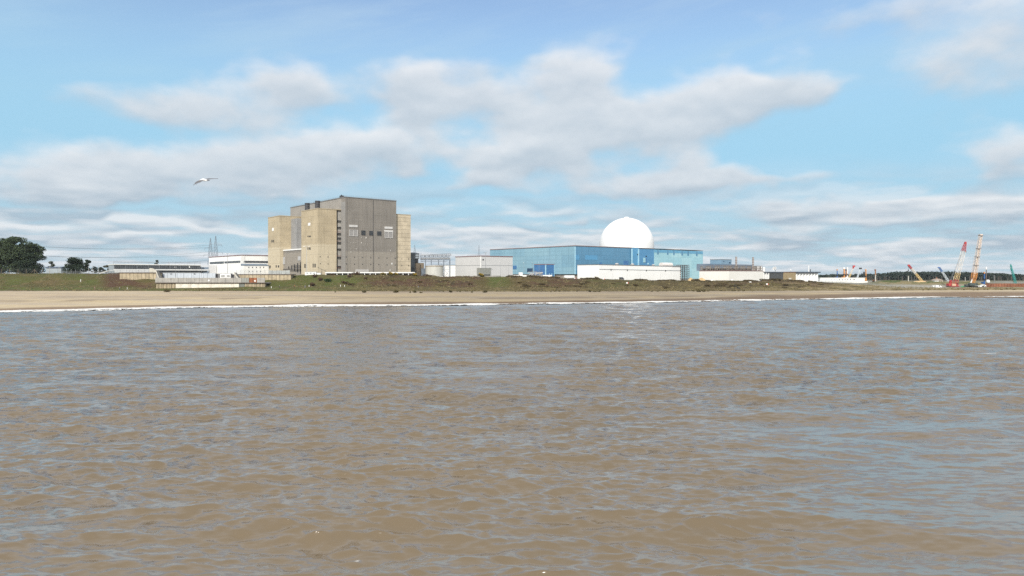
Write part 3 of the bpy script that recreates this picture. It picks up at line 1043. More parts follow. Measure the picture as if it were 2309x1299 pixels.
    for (a, b, c, d) in ((695, 502.5, 700, 509), (694, 531.5, 695.4, 534.5), (697, 531.5, 698.4, 534.5), (699.4, 531.5, 700.8, 534.5), (694, 558, 695.2, 563), (697, 558, 698.2, 563), (699.2, 558, 700.4, 563),
                         (686.5, 595, 687.6, 604), (689, 595, 690, 604), (705.5, 594.5, 706.6, 603), (708, 594.5, 709.2, 603), (711, 594.5, 712.2, 603)):
        side_rects(F, tw, 'slit_window' if c - a < 2 else 'hatch', DARKMETAL if c - a < 2 else WHITE_P, [(a, b, c, d)], .2, u=u0, zb=ZB)
    # back-left tower
    v2, v3 = 79.8, 105.8
    tw2 = MB().box(u0, -.02, v2, v3, 0, Z(60.4)).build('concrete_tower', CONC, t)
    MB().box(u0 - .2, -.03, v2 - .2, v3 + .2, Z(60.4) + .01, Z(60.4) + .6).build('tower_roof', mat('tower_cap', (.40, .34, .24)), tw2)
    for (a, b, c, d) in ((613.8, 514, 617.6, 521), (612.4, 541, 613.4, 546.5), (614.8, 541, 615.8, 546.5), (617, 541, 618, 546.5), (607, 599, 608.2, 605), (609.4, 599, 610.6, 605), (622, 598.5, 624, 603), (627, 598.5, 629.4, 603)):
        side_rects(F, tw2, 'slit_window' if c - a < 3 else 'hatch', DARKMETAL if c - a < 3 else WHITE_P, [(a, b, c, d)], .2, u=u0, zb=ZB)
    MB().box(-9, -.02, 68, v2 - .03, 0, Z(58.4)).build('stair_block', mat('stair_grey', (.27, .27, .268), .65, .08, .2, .2, (3, 5, .2, .25)), t)
    # right-hand tower
    ur = F.u(926, 2.0)
    tw3 = MB().box(W_ + .02, ur, 2.0, 30, 0, Z(F.z(483.4, W_, 2))).build('concrete_tower', CONC_PALE, t)
    MB().box(W_ + .05, ur + .2, 1.8, 30.2, Z(F.z(483.4, W_, 2)) + .01, Z(F.z(483.4, W_, 2)) + .5).build('tower_roof', mat('tower_cap', (.40, .34, .24)), tw3)
    for (a, y) in ((906, 583.8), (921.5, 584.2), (906, 598.8), (921.5, 599)):
        rects(F, tw3, 'vent', DARKMETAL, [(a - .5, y - 1.1, a + .5, y + 1.1)], .2, v=2.0, zb=ZB)
    # low grey hall between the towers on the near side
    zl = Z(32.3)
    hall = MB().box(-15.5, -.03, v1 + .03, 80 - .3, 0, zl).build('low_hall', CLAD_GREY, t)
    MB().box(-15.9, -.05, v1 + .05, 79.4, zl + .01, zl + 1.0).build('roof_edge', WHITE_P, hall)
    side_rects(F, hall, 'door', mat('pale_door', (.42, .42, .42)), [(672.5, 578, 678, 587.5), (638.5, 580, 642.5, 596)], .25, u=-15.5, zb=ZB)
    pp = MB()
    for k in range(5):
        pp.tube((-15.9 - k * .15, 44 + k * 5.5, 3 + k), (-15.9 - k * .15, 44 + k * 5.5, 12 - k * .8), .3)
    pp.tube((-17, 40, 6.5), (-17, 76, 6.5), .35).tube((-16.6, 40, 9), (-16.6, 58, 9), .25).tube((-17.6, 70, 3.5), (-17.6, 81, 3.5), .5)
    pp.build('pipework', DARKMETAL, hall)
    # two round dark flues on the tower roof
    for px, v, ty in ((693, 33.0, 458.2), (716, 16.5, 453.0)):
        u = F.u(px, v)
        z1 = Z(F.z(ty, u, v))
        fl = MB().lathe([(1.75, zc + .6), (1.75, z1 - .5), (1.95, z1 - .5), (1.95, z1), (1.5, z1), (1.5, z1 - .8)], u, v, 20).build('flue', DARKMETAL, tw)
        b = MB()
        for k in range(4):
            z = zc + 1.6 + k * 1.4
            b.lathe([(1.86, z), (1.86, z + .25), (1.7, z + .25), (1.7, z)], u, v, 20)
        b.build('flue_band', mat('flue_band', (.10, .10, .11)), fl)
    # lamp hoods and brackets by the feet of the towers
    for px in (700, 696):
        pass
    return F


FA = old_station()


def canopy():
    F = Frame(733, 478, R(3))
    zb = 11.2
    t = F.thing('covered_walkway', 'long low white canopy on posts in front of the tall grey building', 'walkway', zb=zb)
    u1 = F.u(935)
    zt = F.z(613.6) - zb
    roof = MB().box(0, u1, 0, 4, zt - .75, zt).build('canopy_roof', WHITE_P, t)
    MB().box(0, u1, 3.4, 3.7, 0, zt - .76).build('back_wall', mat('grey_back_panel', (.25, .24, .23), .8, .1), t)  # plain grey wall behind the posts
    for k in range(17):
        u = .5 + k * (u1 - 1) / 16
        MB().box(u - .22, u + .22, .3, .7, 0, zt - .75).build('post', WHITE_P, t)
    for a, b in ((745, 757), (781, 793), (815, 826), (872, 880), (900, 912)):
        MB().box(F.u(a), F.u(b), 3.2, 3.38, .2, zt - 1.0).build('window', DARKGLASS, t)


canopy()


def site_cabin():
    F = Frame(687.5, 470, R(4))
    zb = 11.4
    t = F.thing('site_cabin', 'long white flat roofed cabin below the tan middle tower', 'cabin', zb=zb)
    u1 = F.u(713)
    zt = F.z(613.2) - zb
    MB().box(0, u1, 0, 3, 0, zt).build('cabin_body', WHITE_P, t)
    MB().box(-.15, u1 + .15, -.15, 3.15, zt + .01, zt + .2).build('roof', PALE_STEEL, t)
    for k in range(3):
        MB().box(1 + k * 2.3, 2.2 + k * 2.3, -.08, .1, zt - 1.3, zt - .5).build('window', mat('pale_window', (.35, .38, .40), .2), t)
    F2 = Frame(714, 471, R(4))
    t2 = F2.thing('site_cabin', 'small white cabin at the right end of the long white cabin', 'cabin', zb=zb)
    z2 = F2.z(615.5) - zb
    MB().box(0, F2.u(723), 0, 2.6, 0, z2).build('cabin_body', WHITE_P, t2)
    MB().box(-.1, F2.u(723) + .1, -.1, 2.7, z2 + .01, z2 + .18).build('roof', PALE_STEEL, t2)


site_cabin()


def lamp_mast(px, py0, py1, Y, label, heads=2, w=.16, arm=1.6, m=None):
    x, y, z0 = at(px, Y, py1)
    z1 = zat(py0, Y)
    t = thing('lamp_mast', label, 'street lamp', (x, y, z0), group='lamp masts of the station')
    MB().tube((0, 0, 0), (0, 0, z1 - z0), w, w * .6, 6).build('pole', m or PALE_STEEL, t)
    for k in range(heads):
        s = -1 if k % 2 == 0 else 1
        dx = s * arm * (1 - .5 * (k // 2))
        MB().bar((0, 0, z1 - z0 - .15), (dx * .7, 0, z1 - z0 - .05), w * .8).build('arm', m or PALE_STEEL, t)
        MB().box(min(dx * .6, dx), max(dx * .6, dx), -.2, .2, z1 - z0 - .25, z1 - z0 + .05).build('lamp_head', WHITE_P, t)


lamp_mast(691.5, 555, 617, 474, 'tall pale flood lamp mast before the tan middle tower', 2, .22, 2.2)
lamp_mast(513, 571.5, 616, 520, 'tall lamp mast before the left white hall and its dark window strip', 2, .18, 1.8, STEEL)


# ------------------------------------------------------------------ white hall with the dark window strip
def white_hall():
    F = Frame(545, 560)
    zb = 12.0
    t = F.thing('white_hall', 'white hall with a dark window strip beside the tan towers', 'industrial hall', zb=zb)
    v1 = F.v(471.4)
    zt = F.z(576) - zb
    MB().box(0, 27, 0, v1, 0, zt).build('wall', WHITE, t)
    rf = MB().box(-.3, 27.2, -.3, v1 + .3, zt + .01, zt + .5).build('roof', GREYROOF, t)
    MB().box(-.45, 27.3, -.45, -.32, zt + .1, zt + .6).box(-.45, -.32, -.44, v1 + .3, zt + .1, zt + .6).build('roof_edge', mat('dull_red_edge', (.27, .16, .16)), rf)
    MB().box(-.5, 2.4, -.25, .2, 0, zt - .3).build('corner_pier', WHITE_P, t)
    side_rects(F, t, 'window_strip', GLAZE_BAND, [(506.6, 588.8, 542, 593)], .25, zb=zb)
    side_rects(F, t, 'window_strip', GLAZE_BAND, [(473.5, 590.2, 505, 595)], .25, zb=zb)
    z0, z1 = F.z(592.2) - zb, F.z(588) - zb
    MB().box(F.u(549), 26, -.25, .2, z0, z1).build('window_strip', GLAZE_BAND, t)
    MB().box(-.3, .1, F.v(471.5), F.v(467), 0, 8.5).build('side_door', DARKMETAL, t)
    # annex
    t2 = F.thing('annex', 'low white annex with a blue grey roof in front of the white hall', 'annex', zb=zb)
    za = F.z(599, 4, -7) - zb
    u0, u1 = F.u(549.5, -7), F.u(606, -7)
    MB().box(u0, u1, -7, -.35, 0, za).build('wall', WHITE_P, t2)
    MB().prism([(u0 - .2, -7.3), (u1, -7.3), (u1, -.55), (u0 - .2, -.55)], za + .01, [za + .35, za + .35, za + 1.5, za + 1.5]).build('roof', BLUETRIM, t2)
    for px in (561, 569.5, 578, 586.5, 594.5):
        rects(F, t2, 'window', DARKGLASS, [(px - .8, 601.6, px + .8, 604.4)], .15, v=-7, zb=zb)
    for px in (562, 570, 579, 587):
        rects(F, t2, 'window', DARKGLASS, [(px - .8, 611.2, px + .8, 613.2)], .15, v=-7, zb=zb)


white_hall()


def long_hall():
    F = Frame(257, 560)
    zb = 12.0
    t = F.thing('glazed_hall', 'long low hall with dark glazing bands between white fascias behind the left sea wall', 'industrial hall', zb=zb)
    u1 = F.u(453)
    v1 = F.v(245.5)
    z = lambda py: F.z(py) - zb
    MB().box(0, u1, 0, v1, 0, z(597.2)).build('wall', mat('grey_wall', (.36, .38, .40), .8, .1), t)
    rf = MB().box(-.6, u1 + .3, -.7, v1 + .3, z(597.1), z(595.2)).build('roof_fascia', WHITE_P, t)
    MB().box(-.4, u1 + 6, -1.6, -.72, z(609.2), z(606.8)).build('lower_fascia', WHITE_P, t)
    n = 8
    for k in range(n):
        a, b = u1 * k / n + .25, u1 * (k + 1) / n - .25
        MB().box(a, b, -.3, .2, z(606.6), z(598)).build('window_strip', GLAZE_BAND, t)
    MB().box(3, u1 + 5, -.32, .2, z(613.5), z(609.6)).build('window_strip', GLAZE_BAND, t)
    MB().box(u1 + .1, u1 + 7, 2, v1, 0, z(601)).build('end_block', mat('blue_panel_wall', (.20, .25, .31), .6, .1), t)
    MB().box(u1 + 7.05, u1 + 13, -1, v1 - 1, 0, z(596)).build('end_wall', WHITE_GREY, t)
    r = MB()
    handrail(r, [(0, 1), (u1, 1)], z(595.2), 2.4, .10, 5)
    r.bar((0, 3, z(590)), (u1, 3, z(591.5)), .14)
    for k in range(9):
        r.bar((u1 * k / 8, 3, z(595.2)), (u1 * k / 8, 3, z(590)), .12)
    r.build('roof_rail', STEEL, rf)
    gp = MB()
    for k in range(6):
        gp.box(-.25, -.02, v1 * k / 6 + .2, v1 * (k + 1) / 6 - .3, 1, z(598))
    gp.build('gable_panel', mat('pale_blue_panel', (.33, .37, .40), .6, .12, .3, .2), t)
    for a in (312, 325, 427):
        rects(F, t, 'sign', WHITE_P, [(a - 1, 609 if a < 400 else 600, a + 1, 611 if a < 400 else 604)], .5, v=-.3, zb=zb)


long_hall()


# ------------------------------------------------------------------ the sea wall and its sunken forecourt
def sea_wall():
    Yf, Yb = 437.0, 463.0
    x0, x1 = at(349.5, Yf)[0], at(597, Yf)[0]
    t = thing('sea_wall', 'stepped concrete sea wall with parapet on sheet piles and a painted white panel', 'sea wall', (x0, Yf, 3.0))
    z = lambda py, Y=Yf: zat(py, Y) - 3.0
    u = lambda px, Y=Yf: at(px, Y)[0] - x0
    W = x1 - x0
    pl = MB()
    for k in range(int(W / .85)):
        a = .6 + k * .85
        if not (u(396) < a < u(538)):
            pl.box(a, a + .6, .45 - (k % 2) * .18, 3, 0, z(638.9))
    pl.box(0.6, W - 1.6, .62, 3.2, 0, z(638.8))
    pl.build('sheet_piles', PILE_TAN, t)
    MB().box(u(396), u(538), .3, 1.0, 0, z(638.9)).build('painted_panel', mat('chalky_white_paint', (.70, .66, .56), .9, .18, .35, .45), t)
    MB().box(u(538), u(551), .25, 1.0, 0, z(638.9)).build('grey_panel', mat('algae_concrete', (.17, .18, .16), .9, .2, .4, .4), t)
    MB().box(-.3, W + .2, -.35, 3.4, z(638.8), z(637.2)).build('ledge', mat('dark_brown_concrete', (.10, .075, .06), .8, .2, .5), t)  # thin dark brown band under the parapet
    # parapet, one slab per bay
    for k in range(14):
        a, b = W * k / 14 + .06, W * (k + 1) / 14 - .06
        mm = CONC_GREY
        if u(551) < (a + b) / 2 < u(566):
            mm = GREYPANEL
        elif u(566) < (a + b) / 2 < u(577):
            mm = RUST
        MB().box(a, b, 0, .7, z(637.15), z(626.6)).build('parapet', mm, t, label='rust stained parapet slab' if mm is RUST else None)
    for px, py in ((471, 632.5), (575, 633.5)):
        MB().box(u(px) - .5, u(px) + .5, -.12, .02, z(py) - .5, z(py) + .5).build('sign', WHITE_P, t)
    MB().box(.2, W - .4, 1.1, 26, z(637), z(636) - 1.0).build('court_slab', CONC_GREY, t)
    MB().box(u(353, 440) + .2, u(534, 440), 14, 15.2, z(637), z(627.2, 451)).build('inner_wall', mat('ledge_red', (.20, .12, .10), .8, .2), t)
    # stairs either side
    for pa, ya, pb, yb in ((352.5, 610.5, 359, 627), (528, 613.5, 538, 628)):
        s = MB()
        a, b = u(pa, 446), u(pb, 446)
        za, zb_ = z(ya, 446), z(yb, 446)
        n = 12
        for k in range(n):
            f0, f1 = k / n, (k + 1) / n
            s.box(a + (b - a) * f0, a + (b - a) * f1, 9, 12.5, 3, za + (zb_ - za) * f1 + .02)
        s.build('steps', CONC_GREY, t)
        MB().extry(ccw([(a, za - 1.4), (b + .1, zb_ - 1.2), (b + .1, zb_ + .3), (a, za + .3)]), 8.5, 8.95).build('stair_wall', mat('pale_concrete', (.50, .48, .42), .9, .1, .4, .3), t)


sea_wall()


def upper_walls():
    # left deck
    Y = 455.0
    x0 = at(257, Y)[0]
    t = thing('retaining_wall', 'tan retaining wall with a grey parapet at the top of the left grass bank', 'retaining wall', (x0, Y, 6.0))
    z = lambda py: zat(py, Y) - 6.0
    u = lambda px: at(px, Y)[0] - x0
    MB().box(u(270), u(352), 0, 8, 0, z(616.2)).build('wall', PILE_TAN, t)
    MB().box(u(268), u(353), -.3, 8, z(616.15), z(614.4)).build('coping', mat('dark_brown_concrete', (.10, .075, .06)), t)
    for k in range(6):
        a, b = u(258) + (u(340) - u(258)) * k / 6, u(258) + (u(340) - u(258)) * (k + 1) / 6 - .12
        MB().box(a, b, .2, .7, z(614.35), z(608.2)).build('parapet', mat('pale_grey_parapet', (.42, .43, .43), .85, .1, .3, .3), t)
    MB().box(u(337), u(343), -.2, 1.4, z(614.3), z(604.8)).build('pier', mat('pale_concrete', (.50, .48, .42), .9, .1, .4, .3), t)
    MB().extry(ccw([(u(343.1), z(614.3)), (u(352.5), z(614.3)), (u(352.5), z(609.8)), (u(343.1), z(605))]), -.1, .8).build('sloping_parapet', mat('pale_concrete', (.50, .48, .42)), t)
    # right deck
    x0 = at(534, Y)[0]
    t = thing('retaining_wall', 'tan retaining wall below the wire fence at the foot of the tan towers', 'retaining wall', (x0, Y, 6.0))
    u = lambda px: at(px, Y)[0] - x0
    ex = [(u(536), 0), (u(656), 0), (u(656), 7), (u(536), 7)]
    MB().prism(ex, 0, z(619.6)).build('wall', PILE_TAN, t)
    MB().box(u(535.5), u(660), -.35, 7.2, z(619.55), z(618.2)).build('coping', mat('dark_brown_concrete', (.10, .075, .06)), t)
    for k in range(5):
        a, b = u(605) + (u(654) - u(605)) * k / 5, u(605) + (u(654) - u(605)) * (k + 1) / 5 - .12
        MB().box(a, b, .1, .4, z(618.15), z(609.8 + .4 * (k % 2))).build('panel', mat('grey_hoarding', (.36, .38, .37), .6, .12, .4, .4, (1.2, 0, .2, .3)), t)
    # wire fence
    x0 = at(532, Y)[0]
    f = thing('wire_fence', 'grey wire security fence on the deck in front of the white annex', 'fence', (x0, Y + 1.2, zat(618.2, Y)))
    L = at(605, Y)[0] - x0
    h = zat(608.5, Y) - zat(618.2, Y)
    for k in range(9):
        MB().bar((L * k / 8, 0, 0), (L * k / 8, 0, h), .14).build('post', STEEL, f)
    w = MB()
    for k in range(int(L / .55)):
        w.bar((k * .55, 0, 0), (k * .55, 0, h * .96), .045)
    for k in range(7):
        w.bar((0, 0, h * k / 6.3), (L, 0, h * k / 6.3), .05)
    w.build('wire_mesh', mat('fence_wire', (.40, .42, .41)), f)


upper_walls()


def forecourt():
    Y = 463.0
    z0 = zat(634, Y)
    zz = lambda py: zat(py, Y) - z0
    x0 = at(360, Y)[0]
    t = thing('panel_wall', 'long pale blue grey panel wall behind the sea wall parapet', 'wall', (x0, Y, z0))
    u = lambda px: at(px, Y)[0] - x0
    for k in range(7):
        a, b = u(360 + 126 * k / 7) + .08, u(360 + 126 * (k + 1) / 7) - .08
        MB().box(a, b, 0, 1.0, 0, zz(616.2)).build('panel', mat('pale_blue_grey_panel', (.47, .51, .55), .7, .08, .3, .35), t)
    MB().box(u(365), u(371), -.15, 0.05, zz(626), zz(618)).build('door', mat('blue_door', (.16, .19, .24)), t)
    for px in (386, 439):
        MB().box(u(px) - .5, u(px) + .5, -.5, 0, zz(618), zz(617)).build('lamp', DARKMETAL, t)
    # dark opening with a shed
    x0 = at(486.5, Y - 2)[0]
    t = thing('shed', 'small dark grey shed between the panel wall and the white cabins', 'shed', (x0, Y - 2, z0))
    MB().box(0, at(491, Y - 2)[0] - x0, 0, 3, 0, zz(617.3)).build('doorway', BLACK, t)
    MB().box(at(491, Y - 2)[0] - x0 + .02, at(495.5, Y - 2)[0] - x0, -.1, 3, 0, zz(617)).build('wall', mat('shed_grey', (.19, .19, .19), .8, .1, .5, .3, (.6, 0, .12, .4)), t)
    for a, b, lab in ((496, 509, 'white cabin with a louvred vent, the left of two behind the sea wall'), (509.5, 520, 'white cabin with a louvred vent, the right of two behind the sea wall')):
        x0 = at(a, Y - 4)[0]
        L = at(b, Y - 4)[0] - x0
        c = thing('plant_cabin', lab, 'cabin', (x0, Y - 4, z0), group='white plant cabins behind the sea wall')
        h = zz(617.4)
        MB().box(0, L, 0, 3, 0, h).build('body', WHITE_P, c)
        MB().box(-.1, L + .1, -.1, 3.1, h + .01, h + .18).build('roof', STEEL, c)
        MB().box(L * .18, L * .82, -.1, .1, h * .30 + 1.2, h * .85).build('louvre', mat('louvre_grey', (.40, .40, .38), .8, .1, .5, 0, (0, .4, .15, .5)), c)
    x0 = at(521.5, Y - 3)[0]
    t = thing('plant_cabin', 'narrow white cabin with an open dark doorway beside the right sea wall steps', 'cabin', (x0, Y - 3, z0))
    h = zz(618.8)
    MB().box(0, 2.2, 0, 2.5, 0, h).build('doorway', DARKMETAL, t)
    MB().box(2.25, 5.0, -.2, 2.5, 0, h - .3).build('body', WHITE_P, t)
    for px, y0, y1, lab in ((395.5, 602, 625, 'thin lamp mast at the left of the panel wall'), (454.5, 600, 624, 'thin lamp mast at the right of the panel wall')):
        lamp_mast(px, y0, y1, 461, lab, 2, .09, .7, STEEL)


forecourt()

# ------------------------------------------------------------------ between the two stations
def boiler_annex():
    F = Frame(926.5, 545)
    zb = 11.0
    t = F.thing('service_block', 'dark blue grey service block against the right concrete tower', 'industrial building', zb=zb)
    z = lambda py: F.z(py) - zb
    a, b, c = F.u(926, 0), F.u(935), F.u(947)
    MB().box(a, b, 0, 16, 0, z(570.5)).build('tower', mat('slate_cladding', (.10, .115, .125), .6, .12, .3, .3, (2, 4, .2, .3)), t)
    MB().prism([(a - .2, -.2), (b + .2, -.2), (b + .2, 16.2), (a - .2, 16.2)], z(570.45), [z(569.4), z(569.4), z(570.2), z(570.2)]).build('roof', BLUETRIM, t)
    up = MB().box(b + .05, c, 1, 15, z(583.5), z(571)).build('upper_house', BLUEGREY, t)
    MB().extr([(.6, z(570.9)), (15.4, z(570.9)), (8, z(569))], b + .08, c + .3).build('pitched_roof', BLUETRIM, up)
    for y0, y1 in ((574, 577), (579, 582)):
        MB().box(b + 1, c - .6, .75, 1.2, z(y1), z(y0)).build('window_strip', mat('pale_glazing', (.32, .36, .39), .3), up)
    MB().box(b + .1, c - .3, 2, 14, z(593), z(583.7)).build('open_floor', DARKMETAL, t)
    MB().box(b - 2, b + 6, 1.2, 12, 0, z(593.2)).build('brick_base', mat('brown_brick', (.15, .12, .085), .9, .12, .5, .2), t)
    MB().box(b + 6.1, F.u(959.5), 2.4, 13, 0, z(592.6)).build('brick_wing', mat('tan_brown_brick', (.23, .185, .13), .9, .12, .5, .2), t)
    MB().box(b + 7.5, b + 13, 2.2, 2.6, 0, z(605)).build('door', STEELBLUE, t)
    r = MB()
    handrail(r, [(a, -1), (b, -1)], z(607), 1.6, .15, 1.5)
    for k in range(7):
        r.bar((a + k * 1.3, -1, 0), (a + k * 1.3, -1, z(604)), .14)
    r.build('railing', DARKMETAL, t)


boiler_annex()


def pylon(name_label, px, py0, py1, Y, wbase_px, arms, group='electricity pylons'):
    x, y, z0 = at(px, Y, py1)
    z1 = zat(py0, Y)
    h = z1 - z0
    w = wbase_px / FPX * Y
    t = thing('electricity_pylon', name_label, 'pylon', (x, y, z0), group=group)
    m = STEELBLUE
    k = .62
    tt = max(.16, Y / FPX * .42)
    MB().lattice((0, 0, 0), (0, 0, h * k), w, w * .55, 7, tt).build('lower_tower', m, t)
    MB().lattice((0, 0, h * k), (0, 0, h), w * .55, .3, 5, tt * .9).build('upper_tower', m, t)
    for f, L in arms:
        for s in (-1, 1):
            a = MB()
            zz = h * f
            a.bar((s * w * .25, -.4, zz), (s * L, 0, zz + h * .012), tt)
            a.bar((s * w * .25, .4, zz + h * .05), (s * L, 0, zz + h * .012), tt * .8)
            a.tube((s * L, 0, zz + h * .01), (s * L, 0, zz - h * .05), tt * .7)
            a.build('cross_arm', m, t)
    return x, y, z0, h


pylon('lattice pylon, the shorter of the pair behind the left white hall', 474.5, 537, 600, 700, 9.5, ((.63, 6), (.38, 7)))
pylon('lattice pylon, the taller of the pair behind the left white hall', 486.3, 532, 600, 690, 9.5, ((.70, 6), (.44, 7)))
pylon('small lattice pylon just right of the tan right tower', 935, 552, 600, 900, 7, ((.62, 3),))
pylon('small lattice pylon behind the grey white hall in the middle', 1080, 553, 600, 820, 6.5, ((.50, 14), ))


def power_lines():
    sets = [((90, 555.5), (240, 561), (472, 553), 'uppermost'), ((92, 556.5), (240, 562), (474, 558), 'second'), ((104, 577), (240, 580.5), (470, 568), 'third'), ((110, 578), (250, 581.5), (466, 575.5), 'lowest long'),
            ((395, 592), (440, 590), (474, 586), 'short low'), ((240, 590.5), (350, 592), (472, 590.5), 'long low')]
    for a, b, c, nm in sets:
        mb = MB()
        pts = []
        A, B, C_ = (Vector(at(p[0], Y, p[1])) for p, Y in ((a, 640), (b, 665), (c, 700)))
        for i in range(25):
            f = i / 24
            # parabola through the three points
            tm = (b[0] - a[0]) / (c[0] - a[0])
            l0 = (f - tm) * (f - 1) / ((0 - tm) * (0 - 1))
            l1 = f * (f - 1) / (tm * (tm - 1))
            l2 = f * (f - tm) / (1 - tm)
            pts.append(A * l0 + B * l1 + C_ * l2)
        for p, q in zip(pts[:-1], pts[1:]):
            mb.tube(p, q, .11, None, 4)
        o = mb.build('power_line', mat('cable', (.10, .11, .125), .6))
        tag(o, nm + ' dark cable strung from the left pylon pair towards the pines', 'cable', 'power lines on the left')
    for a, c, nm in (((1090, 569), (1096, 571), 'short cable from the middle pylon to the thin pole'), ((487, 552), (502, 555), 'short cable end on the taller left pylon')):
        o = MB().tube(at(a[0], 700, a[1]), at(c[0], 700, c[1]), .12, None, 4).build('power_line', mat('cable', (.10, .11, .125)))
        tag(o, nm, 'cable', 'power lines')


power_lines()


def pipe_gantry():
    F = Frame(949, 560, R(10))
    zb = 10.0
    t = F.thing('pipe_gantry', 'blue grey steel gantry carrying pipes beside the pale round tank', 'gantry', zb=zb)
    z = lambda py, u=0: F.z(py, u) - zb
    L = F.u(1016)
    top = MB()
    n = 14
    zt0, zt1, zb0 = z(575.5), z(573.5, L) + .8, z(586)
    for v in (0, 5):
        top.bar((0, v, zt0), (L, v, zt1), .35).bar((0, v, zb0), (L, v, zb0 + .4), .4).bar((0, v, zb0 - 1.2), (L * .9, v, zb0 - 1.0), .35)
        for k in range(n):
            a, b = L * k / n, L * (k + 1) / n
            za, zb_ = zt0 + (zt1 - zt0) * k / n, zt0 + (zt1 - zt0) * (k + 1) / n
            top.bar((a, v, zb0), (a, v, za), .22)
            top.bar((a, v, zb0 if k % 2 else za), (b, v, zb_ if k % 2 else zb0), .2)
    for k in range(n + 1):
        u = L * k / n
        top.bar((u, 0, zb0), (u, 5, zb0), .2)
    top.build('truss', STEELBLUE, t)
    rf = MB().extr([(-.4, 0), (2.5, 1.3), (5.4, 0), (5.4, -.15), (2.5, 1.15), (-.4, -.15)], 0, L + 1)
    ro = rf.build('roof', mat('pale_grey_sheet', (.40, .42, .44), .6, .1), t)
    ro.location = (0, 0, zt0 + .1)
    pp = MB()
    for v, r_, dz in ((1.2, .35, .9), (2.2, .5, 1.1), (3.4, .4, .8)):
        pp.tube((0, v, zb0 + dz), (L, v, zb0 + dz + .3), r_)
    pp.build('pipes', PALE_STEEL, t)
    for px in (960, 973, 989.5, 1001.5, 1015):
        u = F.u(px)
        for v in (0, 5):
            MB().bar((u, v, 0), (u, v, zb0), .5).build('leg', STEELBLUE, t)
    br = MB()
    for a, b in ((989.5, 1001.5), (1001.5, 1015)):
        u0, u1 = F.u(a), F.u(b)
        h = zb0
        br.bar((u0, 0, h * .98), (u1, 0, h * .52), .2).bar((u1, 0, h * .98), (u0, 0, h * .52), .2).bar((u0, 0, h * .5), (u1, 0, h * .5), .3)
        br.bar((u0, 0, h * .48), (u1, 0, 1), .2).bar((u1, 0, h * .48), (u0, 0, 1), .2)
    br.build('bracing', STEELBLUE, t)


pipe_gantry()


def tank():
    Y = 545
    x, y, z0 = at(977, Y, 623)
    z1 = zat(599, Y)
    r = (997 - 957) / 2 / FPX * Y
    t = thing('storage_tank', 'pale grey round storage tank under the steel pipe gantry', 'tank', (x, y + r, z0))
    MB().lathe([(r, 0), (r, z1 - z0), (r * .98, z1 - z0), (r * .98, z1 - z0 - .4)], n=56).build('shell', mat('pale_tank_paint', (.50, .50, .46), .7, .06, .3, .25), t, smooth=False)
    MB().lathe([(r * .97, z1 - z0 - .35), (r * .5, z1 - z0 + .4), (.3, z1 - z0 + .6)], n=40).build('roof', PALE_STEEL, t)
    MB().lathe([(r + .15, z1 - z0 - .7), (r + .15, z1 - z0 - .2), (r + .02, z1 - z0 - .2), (r + .02, z1 - z0 - .7)], n=56).build('rim', mat('rust_tan_rim', (.30, .25, .18), .8, .3, .8), t)
    rl = MB()
    for k in range(28):
        a = 2 * math.pi * k / 28
        rl.bar((r * math.cos(a), r * math.sin(a), z1 - z0), (r * math.cos(a), r * math.sin(a), z1 - z0 + 1.2), .09)
    rl.build('handrail', STEELBLUE, t)
    F = Frame(1000, 600, R(12))
    b = F.thing('white_block', 'plain white block behind the gantry left of the grey white hall', 'building', zb=10)
    zt = F.z(598.3) - 10
    MB().box(F.u(975), F.u(1034), 0, 10, 0, zt).build('wall', WHITE_P, b)
    MB().box(F.u(975) - .2, F.u(1034) + .2, -.2, 10.2, zt + .01, zt + .4).build('roof', GREYROOF, b)


tank()


